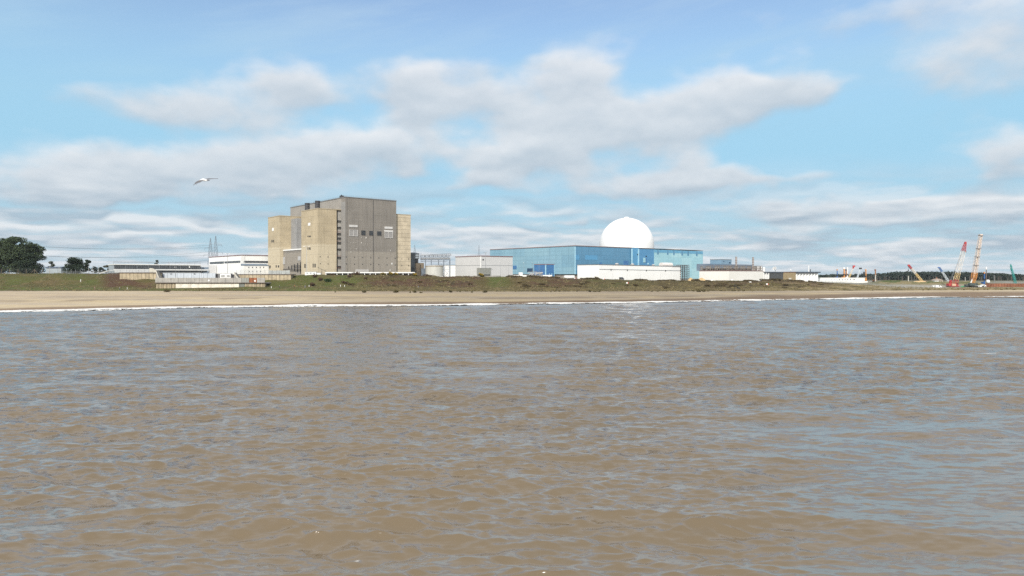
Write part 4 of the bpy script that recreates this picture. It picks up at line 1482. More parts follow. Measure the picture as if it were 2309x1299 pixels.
def grey_hall():
    F = Frame(1084, 540)
    zb = 9.5
    t = F.thing('pale_hall', 'pale grey hall with a red roof edge left of the blue turbine hall', 'industrial hall', zb=zb)
    v1, u1 = F.v(1027), F.u(1156)
    zt = F.z(578) - zb
    MB().box(0, u1, 0, v1, 0, zt).build('wall', mat('pale_grey_white_cladding', (.56, .56, .555), .6, .03, .1, .05, (2.2, 0, .16, .15)), t)
    rf = MB().box(-.2, u1 + .2, -.2, v1 + .2, zt + .01, zt + .3).build('roof', GREYROOF, t)
    MB().box(-.3, u1 + .3, -.36, -.22, zt + .1, zt + .55).box(-.36, -.22, -.3, v1 + .3, zt + .1, zt + .5).build('roof_edge', REDTRIM, rf)
    MB().box(-.3, .45, -.3, .3, 0, zt - .2).build('corner_trim', WHITE_P, t)
    zz = F.z(598.2) - zb
    MB().box(-.1, u1, -.1, .1, zz - .12, zz + .12).box(-.1, .1, .1, v1, zz - .12, zz + .12).build('joint_strip', STEEL, t)
    rects(F, t, 'vent', DARKMETAL, [(1087.8, 584.2, 1090.8, 587)], .2, zb=zb)
    # plant box on its plinth
    G_ = Frame(1083, 515)
    b = G_.thing('plant_container', 'grey green corrugated plant container at the corner of the pale grey hall', 'container', zb=10.4)
    z0, z1 = G_.z(619) - 10.4, G_.z(604.8) - 10.4
    va, ua = G_.v(1075), G_.u(1107)
    MB().box(0, ua, 0, va, z0, z1).build('body', GREYPANEL, b)
    MB().box(-.12, ua + .12, -.12, va + .12, z1 + .01, z1 + .3).build('roof', PALE_STEEL, b)
    MB().box(-2, ua + 9, -1, va + 1, 0, z0 - .9).build('plinth', CONC_GREY, b)
    MB().box(.3, ua - .3, .3, va - .3, z0 - .9, z0 - .02).build('base_frame', BLACK, b)
    pole = tag(MB().tube((0, 0, 0), (0, 0, zat(569.5, 530) - 10), .2, .14, 6).box(-1.0, 1.0, -.12, .12, zat(569.5, 530) - 10.2, zat(569.5, 530) - 9.9).build('pole', STEEL), 'tall thin pole with a short crossbar before the pale grey hall', 'pole')
    pole.location = at(1095.2, 530)[:2] + (10,)


grey_hall()
for px, y0, lab in ((1129, 590, 'thin lamp post on the right face of the pale grey hall, nearest the plant container'), (1147.3, 590, 'thin lamp post at the right end of the pale grey hall'),
                    (1181.5, 591.5, 'thin lamp post left of the dark blue opening'), (1200.5, 591.5, 'thin lamp post before the dark blue opening'), (1215.5, 591, 'thin lamp post before the left half of the deep blue porch')):
    lamp_mast(px, y0, 622, 520, lab, 1, .10, .5, STEEL)


# ------------------------------------------------------------------ the blue station
def blue_station():
    F = Frame(1297, 600)
    zb = 9.0
    t = F.thing('turbine_hall', 'long bright blue clad station building with a pale base', 'power station', zb=zb)
    zt = F.z(555.2) - zb
    v1 = F.v(1105)
    ua, ub, uc, ud = F.u(1424.5), F.u(1438.5), F.u(1475), F.u(1585)
    zbase = F.z(618.3) - zb
    MB().box(0, ua, 0, v1, zbase, zt).build('main_hall', BLUE, t)
    MB().box(-.06, .2, .1, v1 - .05, zbase + .02, zt - .15).build('side_cladding', BLUE_SUNLIT, t)  # thin sheet carrying the painted sunlit tone of the side wall
    MB().box(1.2, ua - .5, 1.2, v1 - .5, 0, zbase - .02).build('base_wall', mat('brown_concrete', (.27, .235, .20), .9, .15, .3, .4), t)
    rf = MB().box(-.2, ua + .2, -.2, v1 + .2, zt + .01, zt + .5).build('roof', GREYROOF, t)
    e = MB().box(-.32, -.21, -.32, v1, zt + .2, zt + .8).box(-.2, ua, -.32, -.21, zt + .2, zt + .8)
    e.build('roof_trim', mat('dull_pink_edge', (.25, .19, .19)), rf)
    MB().bar((.3, .3, zt), (.3, .3, zt + 2.4), .12).build('mast', STEEL, rf)
    MB().box(-.25, .35, -.25, .35, zbase, zt - .4).build('corner_trim', BLUE_LIGHT, t)
    # narrow lift tower, dark bay, aqua hall
    z2 = zt
    MB().box(ua + .03, ub, -1.0, 18, 0, z2 + .3).build('lift_tower', mat('mid_blue_cladding', (.10, .30, .50), .4, .06, .2, .2, (3, 3.6, .2, .25)), t)
    for px in (1424.6, 1439.4):
        u = F.u(px, -1.1)
        MB().box(u - .75, u + .75, -1.5, -1.04, 2, z2 - .5).build('pale_strip', BLUE_LIGHT, t)
    MB().box(ub + .03, uc, .2, 40, 0, z2).build('dark_bay', mat('bay_blue_cladding', (.085, .255, .45), .4, .06, .2, .15, (4.5, 0, .2, .15), spec=.5), t)
    MB().box(F.u(1450.5), F.u(1455.5), -.1, .3, F.z(589) - zb, F.z(577.5) - zb).build('pale_panel', BLUE_AQUA, t)
    MB().box(F.u(1456), F.u(1458), -.1, .3, F.z(589) - zb, F.z(577.5) - zb).build('dark_panel', BLUE_DEEP, t)
    MB().box(F.u(1460), F.u(1463), -.1, .3, F.z(594) - zb, F.z(590) - zb).build('pale_panel', BLUE_LIGHT, t)
    aq = MB().box(uc + .03, ud, 0, 60, 0, z2 - .3).build('aqua_hall', BLUE_AQUA, t)
    MB().box(ua, ud + .2, -.3, 60, z2 + .31, z2 + .7).build('roof', GREYROOF, t)
    for px in (1483.5, 1505.5, 1519.5, 1538, 1551.5, 1571):
        MB().box(F.u(px - 1.6), F.u(px + 1.6), -.15, .2, F.z(568) - zb - (px - 1480) * .006, z2 - 1.0).build('upper_panel', BLUE, aq)
    MB().box(uc + .1, ud - .1, -.10, -.03, z2 - 3.2, z2 - .4).build('top_band', mat('band_blue_cladding', (.12, .33, .50), .4, .05, .2, .1, (5, 0, .2, .2)), aq)
    MB().box(ud + .02, ud + 5, 4, 40, 0, F.z(587, ud) - zb).build('stair_tower', mat('mid_blue_cladding', (.10, .30, .50)), t)
    lo = MB().lathe([(12, 0), (12, 1.6), (11, 2.2), (2, 2.6)], ud - 26, 24, 40)
    o = lo.build('low_round_roof', mat('dusty_white', (.62, .60, .58)), t)
    o.location.z = z2 - .2
    # panels of other blues on the front
    for (a, b, c, d, mm) in ((1406, 588, 1417, 598, BLUE_DEEP), (1352, 592, 1357, 598, BLUE_DEEP), (1297.6, 575, 1306, 586, mat('mid_blue_cladding', (.10, .30, .50))), (1320, 575.5, 1347, 586, mat('mid_blue_cladding', (.10, .30, .50)))):
        rects(F, t, 'panel', mm, [(a, b, c, d)], .12, zb=zb)
    rects(F, t, 'vent', BLACK, [(1435, 572.6, 1437.6, 575.6)], 1.3, zb=zb)
    rects(F, t, 'vent', BLACK, [(1456.2, 576.6, 1458.2, 579)], .3, zb=zb)
    # dark opening and a blue door on the near side
    side_rects(F, t, 'opening', BLUE_DARK, [(1189, 605, 1202, 614)], .3, zb=zb)
    side_rects(F, t, 'side_panel', BLUE_DEEP, [(1157, 599, 1165, 607)], .3, zb=zb)
    # deep blue porch
    p = F.thing('entrance_block', 'deep blue porch block with a red edge on the near side of the blue hall', 'porch block', zb=zb)
    u0 = F.u(1230.4, 26.1)
    zp = F.z(596.8, u0, 26.1) - zb
    MB().box(u0, -.4, 26.1, 41.7, 0, zp).build('wall', BLUE_DEEP, p)
    MB().box(u0 - .2, -.42, 25.9, 41.9, zp + .01, zp + .5).build('roof_edge', REDTRIM, p)
    MB().box(u0 - .3, u0 + .5, 25.8, 26.6, 0, zp - .1).build('corner_trim', BLUE_LIGHT, p)
    for k in (0, 1):
        MB().box(-7 + k * 3, -6.4 + k * 3, 25.9, 26.15, 0, 5.5).build('pale_strip', BLUE_LIGHT, p)
    MB().box(-1.0, -.43, 25.95, 26.3, 0, zp).build('edge_trim', BLUE_LIGHT, p)
    # dome
    Y = 690.0
    x, y, _ = at(1413, Y)
    Rd = 60.8 / FPX * Y
    ztop = zat(491.5, Y)
    zc = ztop - Rd
    d = thing('reactor_dome', 'huge white hemispherical reactor dome behind the blue hall', 'dome', (x, y, 10))
    prof = [(Rd, 0), (Rd, zc - 10)]
    for k in range(1, 40):
        a = math.pi / 2 * k / 40
        prof.append((Rd * math.cos(a), zc - 10 + Rd * math.sin(a)))
    prof.append((.8, ztop - 10))
    MB().lathe(prof, n=128).build('shell', DOME, d, smooth=True)
    MB().lathe([(2.6, ztop - 10.3), (2.6, ztop - 9.4), (1.0, ztop - 8.9)], n=24).build('cap', WHITE_P, d)


blue_station()


def forehall():
    F = Frame(1351, 535)
    zb = 8.0
    t = F.thing('white_store', 'long low white building in front of the blue station', 'industrial hall', zb=zb)
    v1, u1 = F.v(1302), F.u(1535)
    za, zb_ = F.z(597.4) - zb, F.z(602) - zb + 1.0
    za, z1 = F.z(597.4) - zb, F.z(601.6, u1) - zb
    MB().prism([(0, 0), (u1, 0), (u1, v1), (0, v1)], 0, [za, z1, z1, za]).build('wall', WHITE, t)
    q4 = [(-.2, -.2), (u1 + .2, -.2), (u1 + .2, v1 + .2), (-.2, v1 + .2)]
    zz = [za, z1, z1, za]
    MB().add([(p[0], p[1], h + .01) for p, h in zip(q4, zz)] + [(p[0], p[1], h + .5) for p, h in zip(q4, zz)],
             [(3, 2, 1, 0), (4, 5, 6, 7), (0, 1, 5, 4), (1, 2, 6, 5), (2, 3, 7, 6), (3, 0, 4, 7)]).build('roof', GREYROOF, t)
    g0, g1 = F.z(607.4) - zb, F.z(610.8, u1) - zb
    MB().extry(ccw([(.3, g0), (u1, g1), (u1, g1 + .3), (.3, g0 + .3)]), -.25, .1).build('gutter', STEEL, t)
    for px in (1377, 1414, 1457, 1500, 1535):
        u = F.u(px)
        z = g0 + (g1 - g0) * u / u1
        MB().box(u - .4, u + .4, -.6, -.26, z - .5, z + .35).build('wall_lamp', DARKMETAL, t)
    for px, s in ((1391, 1.4), (1426, 1.4), (1473, 1.1)):
        u = F.u(px, 4)
        zr = za + (z1 - za) * u / u1 + .5
        v = MB().lathe([(s, 0), (s, .6), (s * 1.3, .6), (s * .8, 1.2), (.2, 1.5 if s > 1.2 else 1.2)], u, 4, 12).build('roof_vent', PALE_STEEL, t)
        v.location.z = zr
    u0, ue = F.u(1495, 5), F.u(1517, 5)
    zr = F.z(601, ue) - zb
    mb = MB()
    pr = [(5, 0)] + [(7 - 2.4 * math.cos(a), 1.2 + 2.2 * math.sin(a)) for a in np.linspace(0, math.pi, 12)] + [(9.4, 0)]
    b = mb.extr(ccw(pr), u0, ue).build('barrel_roof', mat('dusty_pink_white', (.70, .66, .62)), t)
    b.location.z = zr
    # scaffold
    s = Frame(1535.5, 600)
    sc_ = s.thing('scaffold', 'steel scaffold tower at the right end of the long low white building', 'scaffold', zb=8)
    w, h = s.u(1554), s.z(598) - 8
    for px in np.linspace(0, w, 5):
        for v in (0, 2.5, 5):
            MB().bar((px, v, 0), (px, v, h), .24).build('standard', mat('scaffold_steel', (.13, .13, .135), .6, .2), sc_)
    n = 7
    for k in range(1, n + 1):
        z = h * k / n
        lb = MB()
        for v in (0, 2.5, 5):
            lb.bar((0, v, z), (w, v, z), .17).bar((0, v, z - 1.2), (w, v, z - 1.2), .12)
        for px in np.linspace(0, w, 5):
            lb.bar((px, 0, z), (px, 5, z), .15)
        lb.bar((0, 0, z - h / n), (w / 2, 0, z), .12).bar((w, 0, z - h / n), (w / 2, 0, z), .12)
        lb.build('ledger', mat('scaffold_steel', (.13, .13, .135)), sc_)
        MB().box(0, w, .2, 4.8, z - .22, z - .08).build('boards', mat('scaffold_board', (.16, .13, .10)), sc_)
    top = MB()
    ua = -F.u(1535, 0) + F.u(1518, 0)
    for k in range(8):
        x = ua * (1 - k / 8)
        top.bar((x, .5, h - 1.6), (x, .5, h + .2), .14)
    top.bar((ua, .5, h + .2), (w, .5, h + .2), .16).bar((ua, .5, h - .7), (w, .5, h - .7), .14)
    top.build('roof_rail', STEEL, sc_)


forehall()
for px, y0, y1, lab in ((1334, 617.5, 629, 'slender lamp post at the left end of the long low white building'), (1348.5, 617.5, 629, 'slender lamp post by the corner of the long low white building'), (1381, 617.5, 631, 'slender lamp post left of the black truck'),
                        (1413.5, 618, 632, 'slender lamp post right of the black truck'), (1444, 618.5, 632, 'slender lamp post before the middle of the long low white building'), (1489.5, 618.5, 633, 'slender lamp post before the right part of the long low white building'),
                        (1519.5, 619.5, 633, 'slender lamp post near the scaffold tower')):
    lamp_mast(px, y0, y1, 520, lab, 1, .08, .9, PALE_STEEL)


def north_hall():
    F = Frame(1644, 560)
    zb = 6.5
    t = F.thing('diesel_hall', 'plain white hall with steel frames on its roof right of the blue station', 'industrial hall', zb=zb)
    v1, u1 = F.v(1577), F.u(1721.5)
    zt = F.z(611.2) - zb
    MB().box(0, u1, 0, v1, 0, zt).build('wall', mat('cream_white_cladding', (.74, .725, .68), .6, .03, .1, .05, (2.4, 0, .16, .10)), t)
    rf = MB().box(-.2, u1 + .2, -.2, v1 + .2, zt + .01, zt + .3).build('roof', REDTRIM, t)
    # screened steelwork on the roof
    fr = Frame(1644, 568)
    def screen(u0, u1_, v, n, z0, z1, side=False):
        m, p = MB(), []
        for k in range(n + 1):
            u = u0 + (u1_ - u0) * k / n
            a = (u, v) if not side else (v, u)
            m.bar((a[0], a[1], z0), (a[0], a[1], z1), .34)
            if k < n and (k * 7) % 5 not in (1, 3):
                w = (u1_ - u0) / n
                h0 = z0 + (z1 - z0) * (.15 + .1 * (k % 3))
                if side:
                    p.append(MB().box(v + .6, v + .9, u + .12 * w, u + .8 * w, h0, z1 - .3))
                else:
                    p.append(MB().box(u + .12 * w, u + .8 * w, v + .6, v + .9, h0, z1 - .3))
        for z in (z0 + .4, (z0 + z1) / 2, z1):
            if side:
                m.bar((v, u0, z), (v, u1_, z), .28)
            else:
                m.bar((u0, v, z), (u1_, v, z), .28)
        return m, p
    z1 = F.z(598.8) - zb
    for (a, b, v, n, sd) in ((.8, u1 - .6, 1.0, 26, False), (1.2, v1 - .6, .8, 16, True)):
        m, p = screen(a, b, v, n, zt + .3, z1, sd)
        m.build('roof_frame', mat('brown_grey_steel', (.20, .17, .145), .7, .2), rf)
        for q_ in p:
            q_.build('screen_panel', mat('tan_grey_panels', (.40, .375, .33), .8, .15, .6, .2, (.9, 0, .2, .4)), rf)
    MB().box(2, u1 - 14, 3, v1 - 2, zt + .3, zt + 2.2).build('roof_plant', DARKMETAL, rf)
    for px in (1703, 1709.5, 1716):
        u = F.u(px, 5)
        MB().lathe([(1.1, zt + .3), (1.1, z1 - .8), (.7, z1 - .4)], u, 5, 16).build('white_duct', WHITE_P, rf)
    bb = MB().box(F.u(1584, v1), F.u(1692, v1), v1 - 3, v1 + 6, zt + .35, F.z(595.5, 20, v1) - zb).build('blue_plant_house', BLUETRIM, rf)
    # two chimneys
    for px, ty in ((1660, 579), (1698, 580)):
        v = 6
        u = F.u(px, v)
        zz = F.z(ty, u, v) - zb
        c = MB().lathe([(.75, zt + .3), (.72, zz), (.6, zz), (.6, zz - .5)], u, v, 14).build('chimney', mat('chimney_steel', (.36, .33, .31), .5, .15, .5), t)
        ba = MB()
        for k in range(7):
            z = zt + 3 + k * (zz - zt - 3.5) / 6
            ba.lathe([(.9, z), (.9, z + .3), (.7, z + .3), (.7, z)], u, v, 14)
        ba.build('chimney_band', mat('chimney_band', (.22, .15, .12)), c)
    # blue house behind
    G_ = Frame(1627, 720)
    h = G_.thing('blue_block', 'small grey blue rooftop block behind the two steel chimneys', 'building', zb=8)
    zt2 = G_.z(585.5) - 8
    MB().box(0, G_.u(1649.5), 0, 14, 0, zt2).build('wall', mat('grey_blue_cladding', (.19, .30, .40), .6, .06, .3, .2), h)
    MB().box(-.2, G_.u(1649.5) + .2, -.2, 14.2, zt2 + .01, zt2 + .4).build('roof', GREYROOF, h)
    rects(G_, h, 'vent', BLUE_DARK, [(1631, 588.5, 1633, 590.5), (1644, 591, 1647, 594)], .2, zb=8)
    W = Frame(1723.5, 640)
    wt = W.thing('white_tank', 'upright white tank standing beyond the roof frames', 'tank', zb=8)
    MB().lathe([(1.35, 0), (1.35, W.z(604) - 8), (.8, W.z(603.2) - 8)], 1.2, 1.2, 18).build('shell', WHITE_P, wt)
    MB().lathe([(1.42, W.z(606) - 8), (1.42, W.z(605.4) - 8), (1.3, W.z(605.4) - 8), (1.3, W.z(606) - 8)], 1.2, 1.2, 18).build('rim', PALE_STEEL, wt)
    # columns and louvres section, tan block, white silos: one roofline going inland
    t2 = F.thing('louvred_hall', 'low hall with dark louvres between white columns beside the plain white hall', 'industrial hall', zb=zb)
    ua, ub, uc = F.u(1736.5), F.u(1766), F.u(1793.5)
    z2 = F.z(613.6, 60) - zb
    MB().box(u1 + .3, ub, .9, 14, 0, z2 - .5).build('wall', WHITE_GREY, t2)
    MB().box(u1 + .3, ub - .3, -.6, 14, z2 - .45, z2 + .35).build('roof', mat('dark_blue_grey_roof', (.07, .085, .11)), t2)
    for px in (1722.5, 1728, 1733.5):
        u = F.u(px)
        MB().box(u - .5, u + .5, -.2, .85, 0, z2 - .5).build('column', WHITE_P, t2)
    for k in range(4):
        a, b = ua + (ub - ua) * k / 4 + .15, ua + (ub - ua) * (k + 1) / 4 - .15
        MB().box(a, b, -.1, .85, 0, z2 - .8).build('louvre', LOUVRE, t2)
    t3 = F.thing('tan_block', 'plain tan brick block between the dark louvres and the white silos', 'building', zb=zb)
    MB().box(ub + .1, uc, -.4, 16, 0, z2 - .3).build('wall', TANBLOCK, t3)
    MB().box(ub + .05, uc + .05, -.6, 16.1, z2 - .29, z2 + .25).build('roof', mat('brown_red_edge', (.16, .085, .07)), t3)
    for px in (1778.5, 1782):
        u = F.u(px)
        MB().box(u - .55, u + .55, -.6, -.2, F.z(630, u) - zb, F.z(626.8, u) - zb).build('door', WHITE_P, t3)
    ud = F.u(1848)
    t4 = F.thing('silo_hall', 'row of white round bays under a dark flat roof right of the tan block', 'industrial hall', zb=zb)
    zs = z2 - .6
    n = 8
    w = (ud - uc - 1) / n
    for k in range(n):
        u = uc + .8 + w * (k + .5)
        MB().lathe([(w * .40, 0), (w * .40, zs - .3), (w * .36, zs)], u, w * .42, 24).build('bay', WHITE_P, t4, smooth=False)
    MB().box(uc + .5, ud, w * .5, 14, 0, zs - .1).build('back_wall', mat('mid_grey_wall', (.30, .30, .30)), t4)
    MB().box(uc + .2, ud + .6, -.8, 14.2, zs + .02, zs + 1.1).build('roof', mat('dark_blue_grey_roof', (.07, .085, .11)), t4)
    # on the roofs
    def roof_item(px, py, Yv):
        u = F.u(px, Yv)
        return F.xy(u, Yv)
    x, y = roof_item(1748.5, 0, 8)
    d = thing('satellite_dish', 'white dish aerial on the roof above the dark louvres', 'dish', (x, y, z2 + zb + .35))
    dish = MB().lathe([(1.9, .9), (1.5, .45), (.9, .15), (.1, 0), (.1, -.12), (.9, .03), (1.55, .35), (1.98, .9)], n=20).build('dish', WHITE_P, d)
    dish.rotation_euler = (R(35), R(-48), 0)
    dish.location = (-.6, 0, 2.6)
    MB().tube((0, 0, 0), (-.2, 0, 2.6), .25).bar((-.6, 0, 2.6), (1.6, -.4, 2.0), .14).build('mount', PALE_STEEL, d)
    x, y = roof_item(1783, 0, 8)
    b = thing('radome', 'small white ball aerial on the roof of the tan block', 'aerial', (x, y, z2 + zb + .25))
    MB().lathe([(.05, 1.0), (.5, 1.2), (.75, 1.7), (.5, 2.2), (.05, 2.4)], n=14).build('ball', WHITE_P, b, smooth=True)
    MB().tube((0, 0, 0), (0, 0, 1.1), .12).build('mount', STEEL, b)
    x, y = roof_item(1823.5, 0, 8)
    a = thing('roof_mast', 'white aerial mast on the roof above the white round bays', 'aerial', (x, y, zs + zb + 1.1))
    MB().tube((0, 0, 0), (0, 0, 4.4), .5, .4).build('mast', WHITE_P, a)
    MB().lathe([(.1, 4.4), (.6, 4.7), (.6, 5.1), (.1, 5.4)], n=10).tube((0, 0, 5.3), (0, 0, 6.6), .12).build('lamp', WHITE_P, a)
    MB().tube((1.5, 0, 0), (1.5, 0, 2.6), .45, .35).build('side_pipe', DARKMETAL, a)


north_hall()
for px, y0, lab in ((1579.5, 621, 'thin lamp post at the left end of the plain white hall'), (1621, 621.5, 'thin lamp post before the left part of the plain white hall')):
    lamp_mast(px, y0, 634, 540, lab, 1, .08, .9, PALE_STEEL)


def far_white_row():
    F = Frame(1849.5, 690, R(4))
    zb = 5.5
    t = F.thing('office_row', 'long low white building with small dark windows before the far wood', 'office building', zb=zb)
    u1 = F.u(1950)
    zt = F.z(627.2) - zb
    MB().box(0, u1, 0, 10, 0, zt).build('wall', WHITE_P, t)
    MB().box(-.3, u1 + .3, -.3, 10.3, zt + .01, zt + .4).build('roof', WHITE_P, t)
    for k, px in enumerate((1863, 1869, 1875, 1881, 1887, 1893, 1899, 1905.5, 1911.5, 1918, 1923.5, 1927)):
        rects(F, t, 'window', DARKGLASS if k > 4 else mat('pale_window', (.35, .38, .40)), [(px - .8, 629.3, px + .8, 631.4)], .15, zb=zb)
    for px in (1889, 1894.5, 1900, 1908):
        rects(F, t, 'window', mat('grey_window', (.18, .20, .22), .3), [(px - .7, 632.8, px + .9, 634.2)], .15, zb=zb)
    G_ = Frame(1822, 660, R(6))
    w = G_.thing('low_wall', 'low white wall in front of the long low white building', 'wall', zb=4)
    MB().box(0, G_.u(1957), 0, .8, 0, G_.z(634.2) - 4).build('wall', WHITE_P, w)
    MB().box(-.1, G_.u(1957) + .1, -.1, .9, G_.z(634.2) - 3.99, G_.z(634.2) - 3.8).build('coping', PALE_STEEL, w)


far_white_row()

# ------------------------------------------------------------------ plants
def leaf_mat(name, a, b, rough=.8):
    m = bpy.data.materials.new(name)
    m.use_nodes = True
    nt = m.node_tree
    g = G(nt)
    bs = nt.nodes['Principled BSDF']
    gi = g.n('ShaderNodeNewGeometry')
    tc = g.n('ShaderNodeTexCoord')
    n = g.noise(tc.outputs['Object'], .55, 3, .6)
    f = g.m('ADD', g.m('MULTIPLY', gi.outputs['Random Per Island'], .55), g.m('MULTIPLY', g.mr(n, .3, .7), .45))
    nt.links.new(g.mix(f, a, b), bs.inputs['Base Color'])
    bs.inputs['Roughness'].default_value = rough
    bs.inputs['Specular IOR Level'].default_value = .2
    return m


PINE = leaf_mat('pine_needles', (.024, .042, .024), (.085, .112, .050))
DKPINE = leaf_mat('dark_needles', (.014, .026, .018), (.048, .070, .036))
WOODLEAF = leaf_mat('far_wood_leaves', (.018, .030, .026), (.048, .066, .048))
BARK = mat('pine_bark', (.16, .11, .075), .9, .2, 1.5)
SCRUB = leaf_mat('dark_scrub_leaves', (.042, .034, .017), (.125, .095, .048))
BROWN = leaf_mat('brown_bracken', (.060, .038, .024), (.135, .090, .058))
GORSE = leaf_mat('gorse_leaves', (.030, .036, .013), (.085, .082, .026))
GORSEF = leaf_mat('gorse_flowers', (.42, .27, .02), (.58, .40, .04))
GREENB = leaf_mat('green_bush_leaves', (.015, .035, .016), (.05, .085, .03))
TUFT = leaf_mat('beach_plant_leaves', (.060, .052, .022), (.15, .125, .055))
MARRAM = leaf_mat('marram_blades', (.115, .105, .045), (.29, .235, .125))
TWIG = leaf_mat('bare_twigs', (.11, .09, .07), (.20, .165, .13))


def leaf_cloud(rng, blobs, n, size, flat=.5):
    """leaf-sized faces filling a set of (x,y,z,rx,ry,rz) clumps, denser near their skins"""
    wts = np.array([b[3] * b[4] + b[3] * b[5] for b in blobs])
    pick = rng.choice(len(blobs), n, p=wts / wts.sum())
    B = np.array(blobs)[pick]
    d = rng.normal(size=(n, 3))
    d /= np.linalg.norm(d, axis=1)[:, None]
    r = rng.uniform(.35, 1.08, n) ** .55
    c = B[:, :3] + d * r[:, None] * B[:, 3:]
    a = rng.normal(size=(n, 3))
    a[:, 2] *= flat
    a /= np.linalg.norm(a, axis=1)[:, None]
    b = np.cross(a, rng.normal(size=(n, 3)))
    b /= np.linalg.norm(b, axis=1)[:, None]
    s = size * rng.uniform(.55, 1.3, n)[:, None]
    v = np.stack([c - a * s * .5, c + b * s * .42, c + a * s * .5, c - b * s * .42], 1).reshape(-1, 3)
    f = np.arange(4 * n).reshape(-1, 4)
    return v, f


def raw_mesh(name, v, f, m, parent=None):
    me = bpy.data.meshes.new(name)
    me.vertices.add(len(v))
    me.vertices.foreach_set('co', np.asarray(v, float).ravel())
    me.loops.add(f.size)
    me.loops.foreach_set('vertex_index', f.ravel())
    me.polygons.add(len(f))
    me.polygons.foreach_set('loop_start', np.arange(0, f.size, f.shape[1]))
    me.update(calc_edges=True)
    me.materials.append(m)
    o = bpy.data.objects.new(name, me)
    COL.objects.link(o)
    if parent:
        o.parent = parent
    return o


def tree(name, label, px, py0, py1, Y, wpx, seed, m, n=2600, leaf=.9, trunk=.3, group=None, pads=26, base=.22, low=.4):
    rng = np.random.default_rng(seed)
    x, y, z0 = at(px, Y, py1)
    h = zat(py0, Y) - z0
    w = wpx / FPX * Y / 2
    t = thing(name, label, 'tree', (x, y, z0), group=group)
    tr = MB()
    lean = rng.uniform(-.06, .06) * h
    pts = [Vector((lean * f * f, 0, h * .9 * f)) for f in np.linspace(0, 1, 7)]
    for i in range(6):
        tr.tube(pts[i], pts[i + 1], trunk * (1 - i * .14), trunk * (1 - (i + 1) * .14), 7)
    blobs = []
    for k in range(pads):
        f = rng.uniform(0, 1)
        zz = h * (base + (1 - base - .06) * f)
        prof = math.sin(math.pi * min(1, .22 + .70 * f)) ** .7
        a = rng.uniform(0, 2 * math.pi)
        rr = w * prof * rng.uniform(.25, .78)
        bx, by = rr * math.cos(a), rr * math.sin(a)
        s = w * rng.uniform(.32, .50)
        blobs.append((bx + lean * f, by, zz, s, s, s * rng.uniform(.45, .7)))
        tr.tube((lean * f * f, 0, max(.5, zz - rr * .5)), (bx * .8 + lean * f, by * .8, zz), trunk * .35, trunk * .12, 5)
    blobs.append((lean, 0, h * .92, w * .34, w * .34, h * .08))
    for k in range(int(pads * low)):
        a = rng.uniform(0, 6.28)
        rr = w * rng.uniform(.1, .8)
        s = w * rng.uniform(.25, .4)
        blobs.append((rr * math.cos(a), rr * math.sin(a), h * rng.uniform(.03, .2), s, s, s * .6))
    tr.build('trunk', BARK, t)
    v, f = leaf_cloud(rng, blobs, int(n * 4.2), leaf * .82, .45)
    raw_mesh('crown', v, f, m, t)


tree('pine_tree', 'tall spreading pine at the left edge, its trunk hidden, before the shorter right pine', 4, 537, 614.5, 492, 64, 1, PINE, 3600, 1.0, .4, 'pines behind the left bank')
tree('pine_tree', 'tallest round topped pine with a pale bent trunk, in the middle of the left clump', 40, 533.5, 614.5, 486, 66, 2, PINE, 4200, 1.0, .42, 'pines behind the left bank', 34)
tree('pine_tree', 'lower sloping pine at the right side of the left clump of pines', 77, 551, 614.5, 494, 56, 3, PINE, 3400, 1.0, .36, 'pines behind the left bank', 30, .14)
tree('pine_tree', 'small dark pine low in front at the foot of the left clump', 62, 573, 615, 480, 50, 4, DKPINE, 1900, .9, .28, 'pines behind the left bank', 22, .12)
tree('bushy_pine', 'dark bushy pine standing alone between the pine clump and the glazed hall', 167, 583, 615, 500, 50, 5, DKPINE, 2300, .8, .3, None, 26, .10)
tree('bushy_pine', 'small dark pine just right of the lone bushy pine', 195, 585.5, 614, 520, 20, 6, DKPINE, 900, .7, .22, None, 14, .15)
tree('pale_tree', 'small pale round tree behind the blue grey shed on the left', 116, 590, 606, 700, 16, 7, leaf_mat('pale_leaves', (.09, .11, .09), (.17, .18, .14)), 600, .8, .25, None, 12, .2)
tree('round_tree', 'single dark tree top showing above the roof of the glazed hall', 354, 587, 602, 720, 13, 8, DKPINE, 600, .8, .25, None, 10, .1)
for i, (px, p0, w) in enumerate(((213, 601, 16), (227, 602.5, 16), (242, 598, 20), (254, 600, 14))):
    tree('bush_tree', ('low dark bush behind the left fence, nearest to the small dark pine', 'low dark bush behind the left fence, second from the small dark pine', 'larger brown green bush beside the gable of the glazed hall', 'low bush against the gable of the glazed hall')[i],
         px, p0, 615, 620, w, 20 + i, leaf_mat('mixed_leaves', (.05, .055, .03), (.13, .12, .07)) if i == 2 else DKPINE, 420, .8, .2, None, 8, .1)


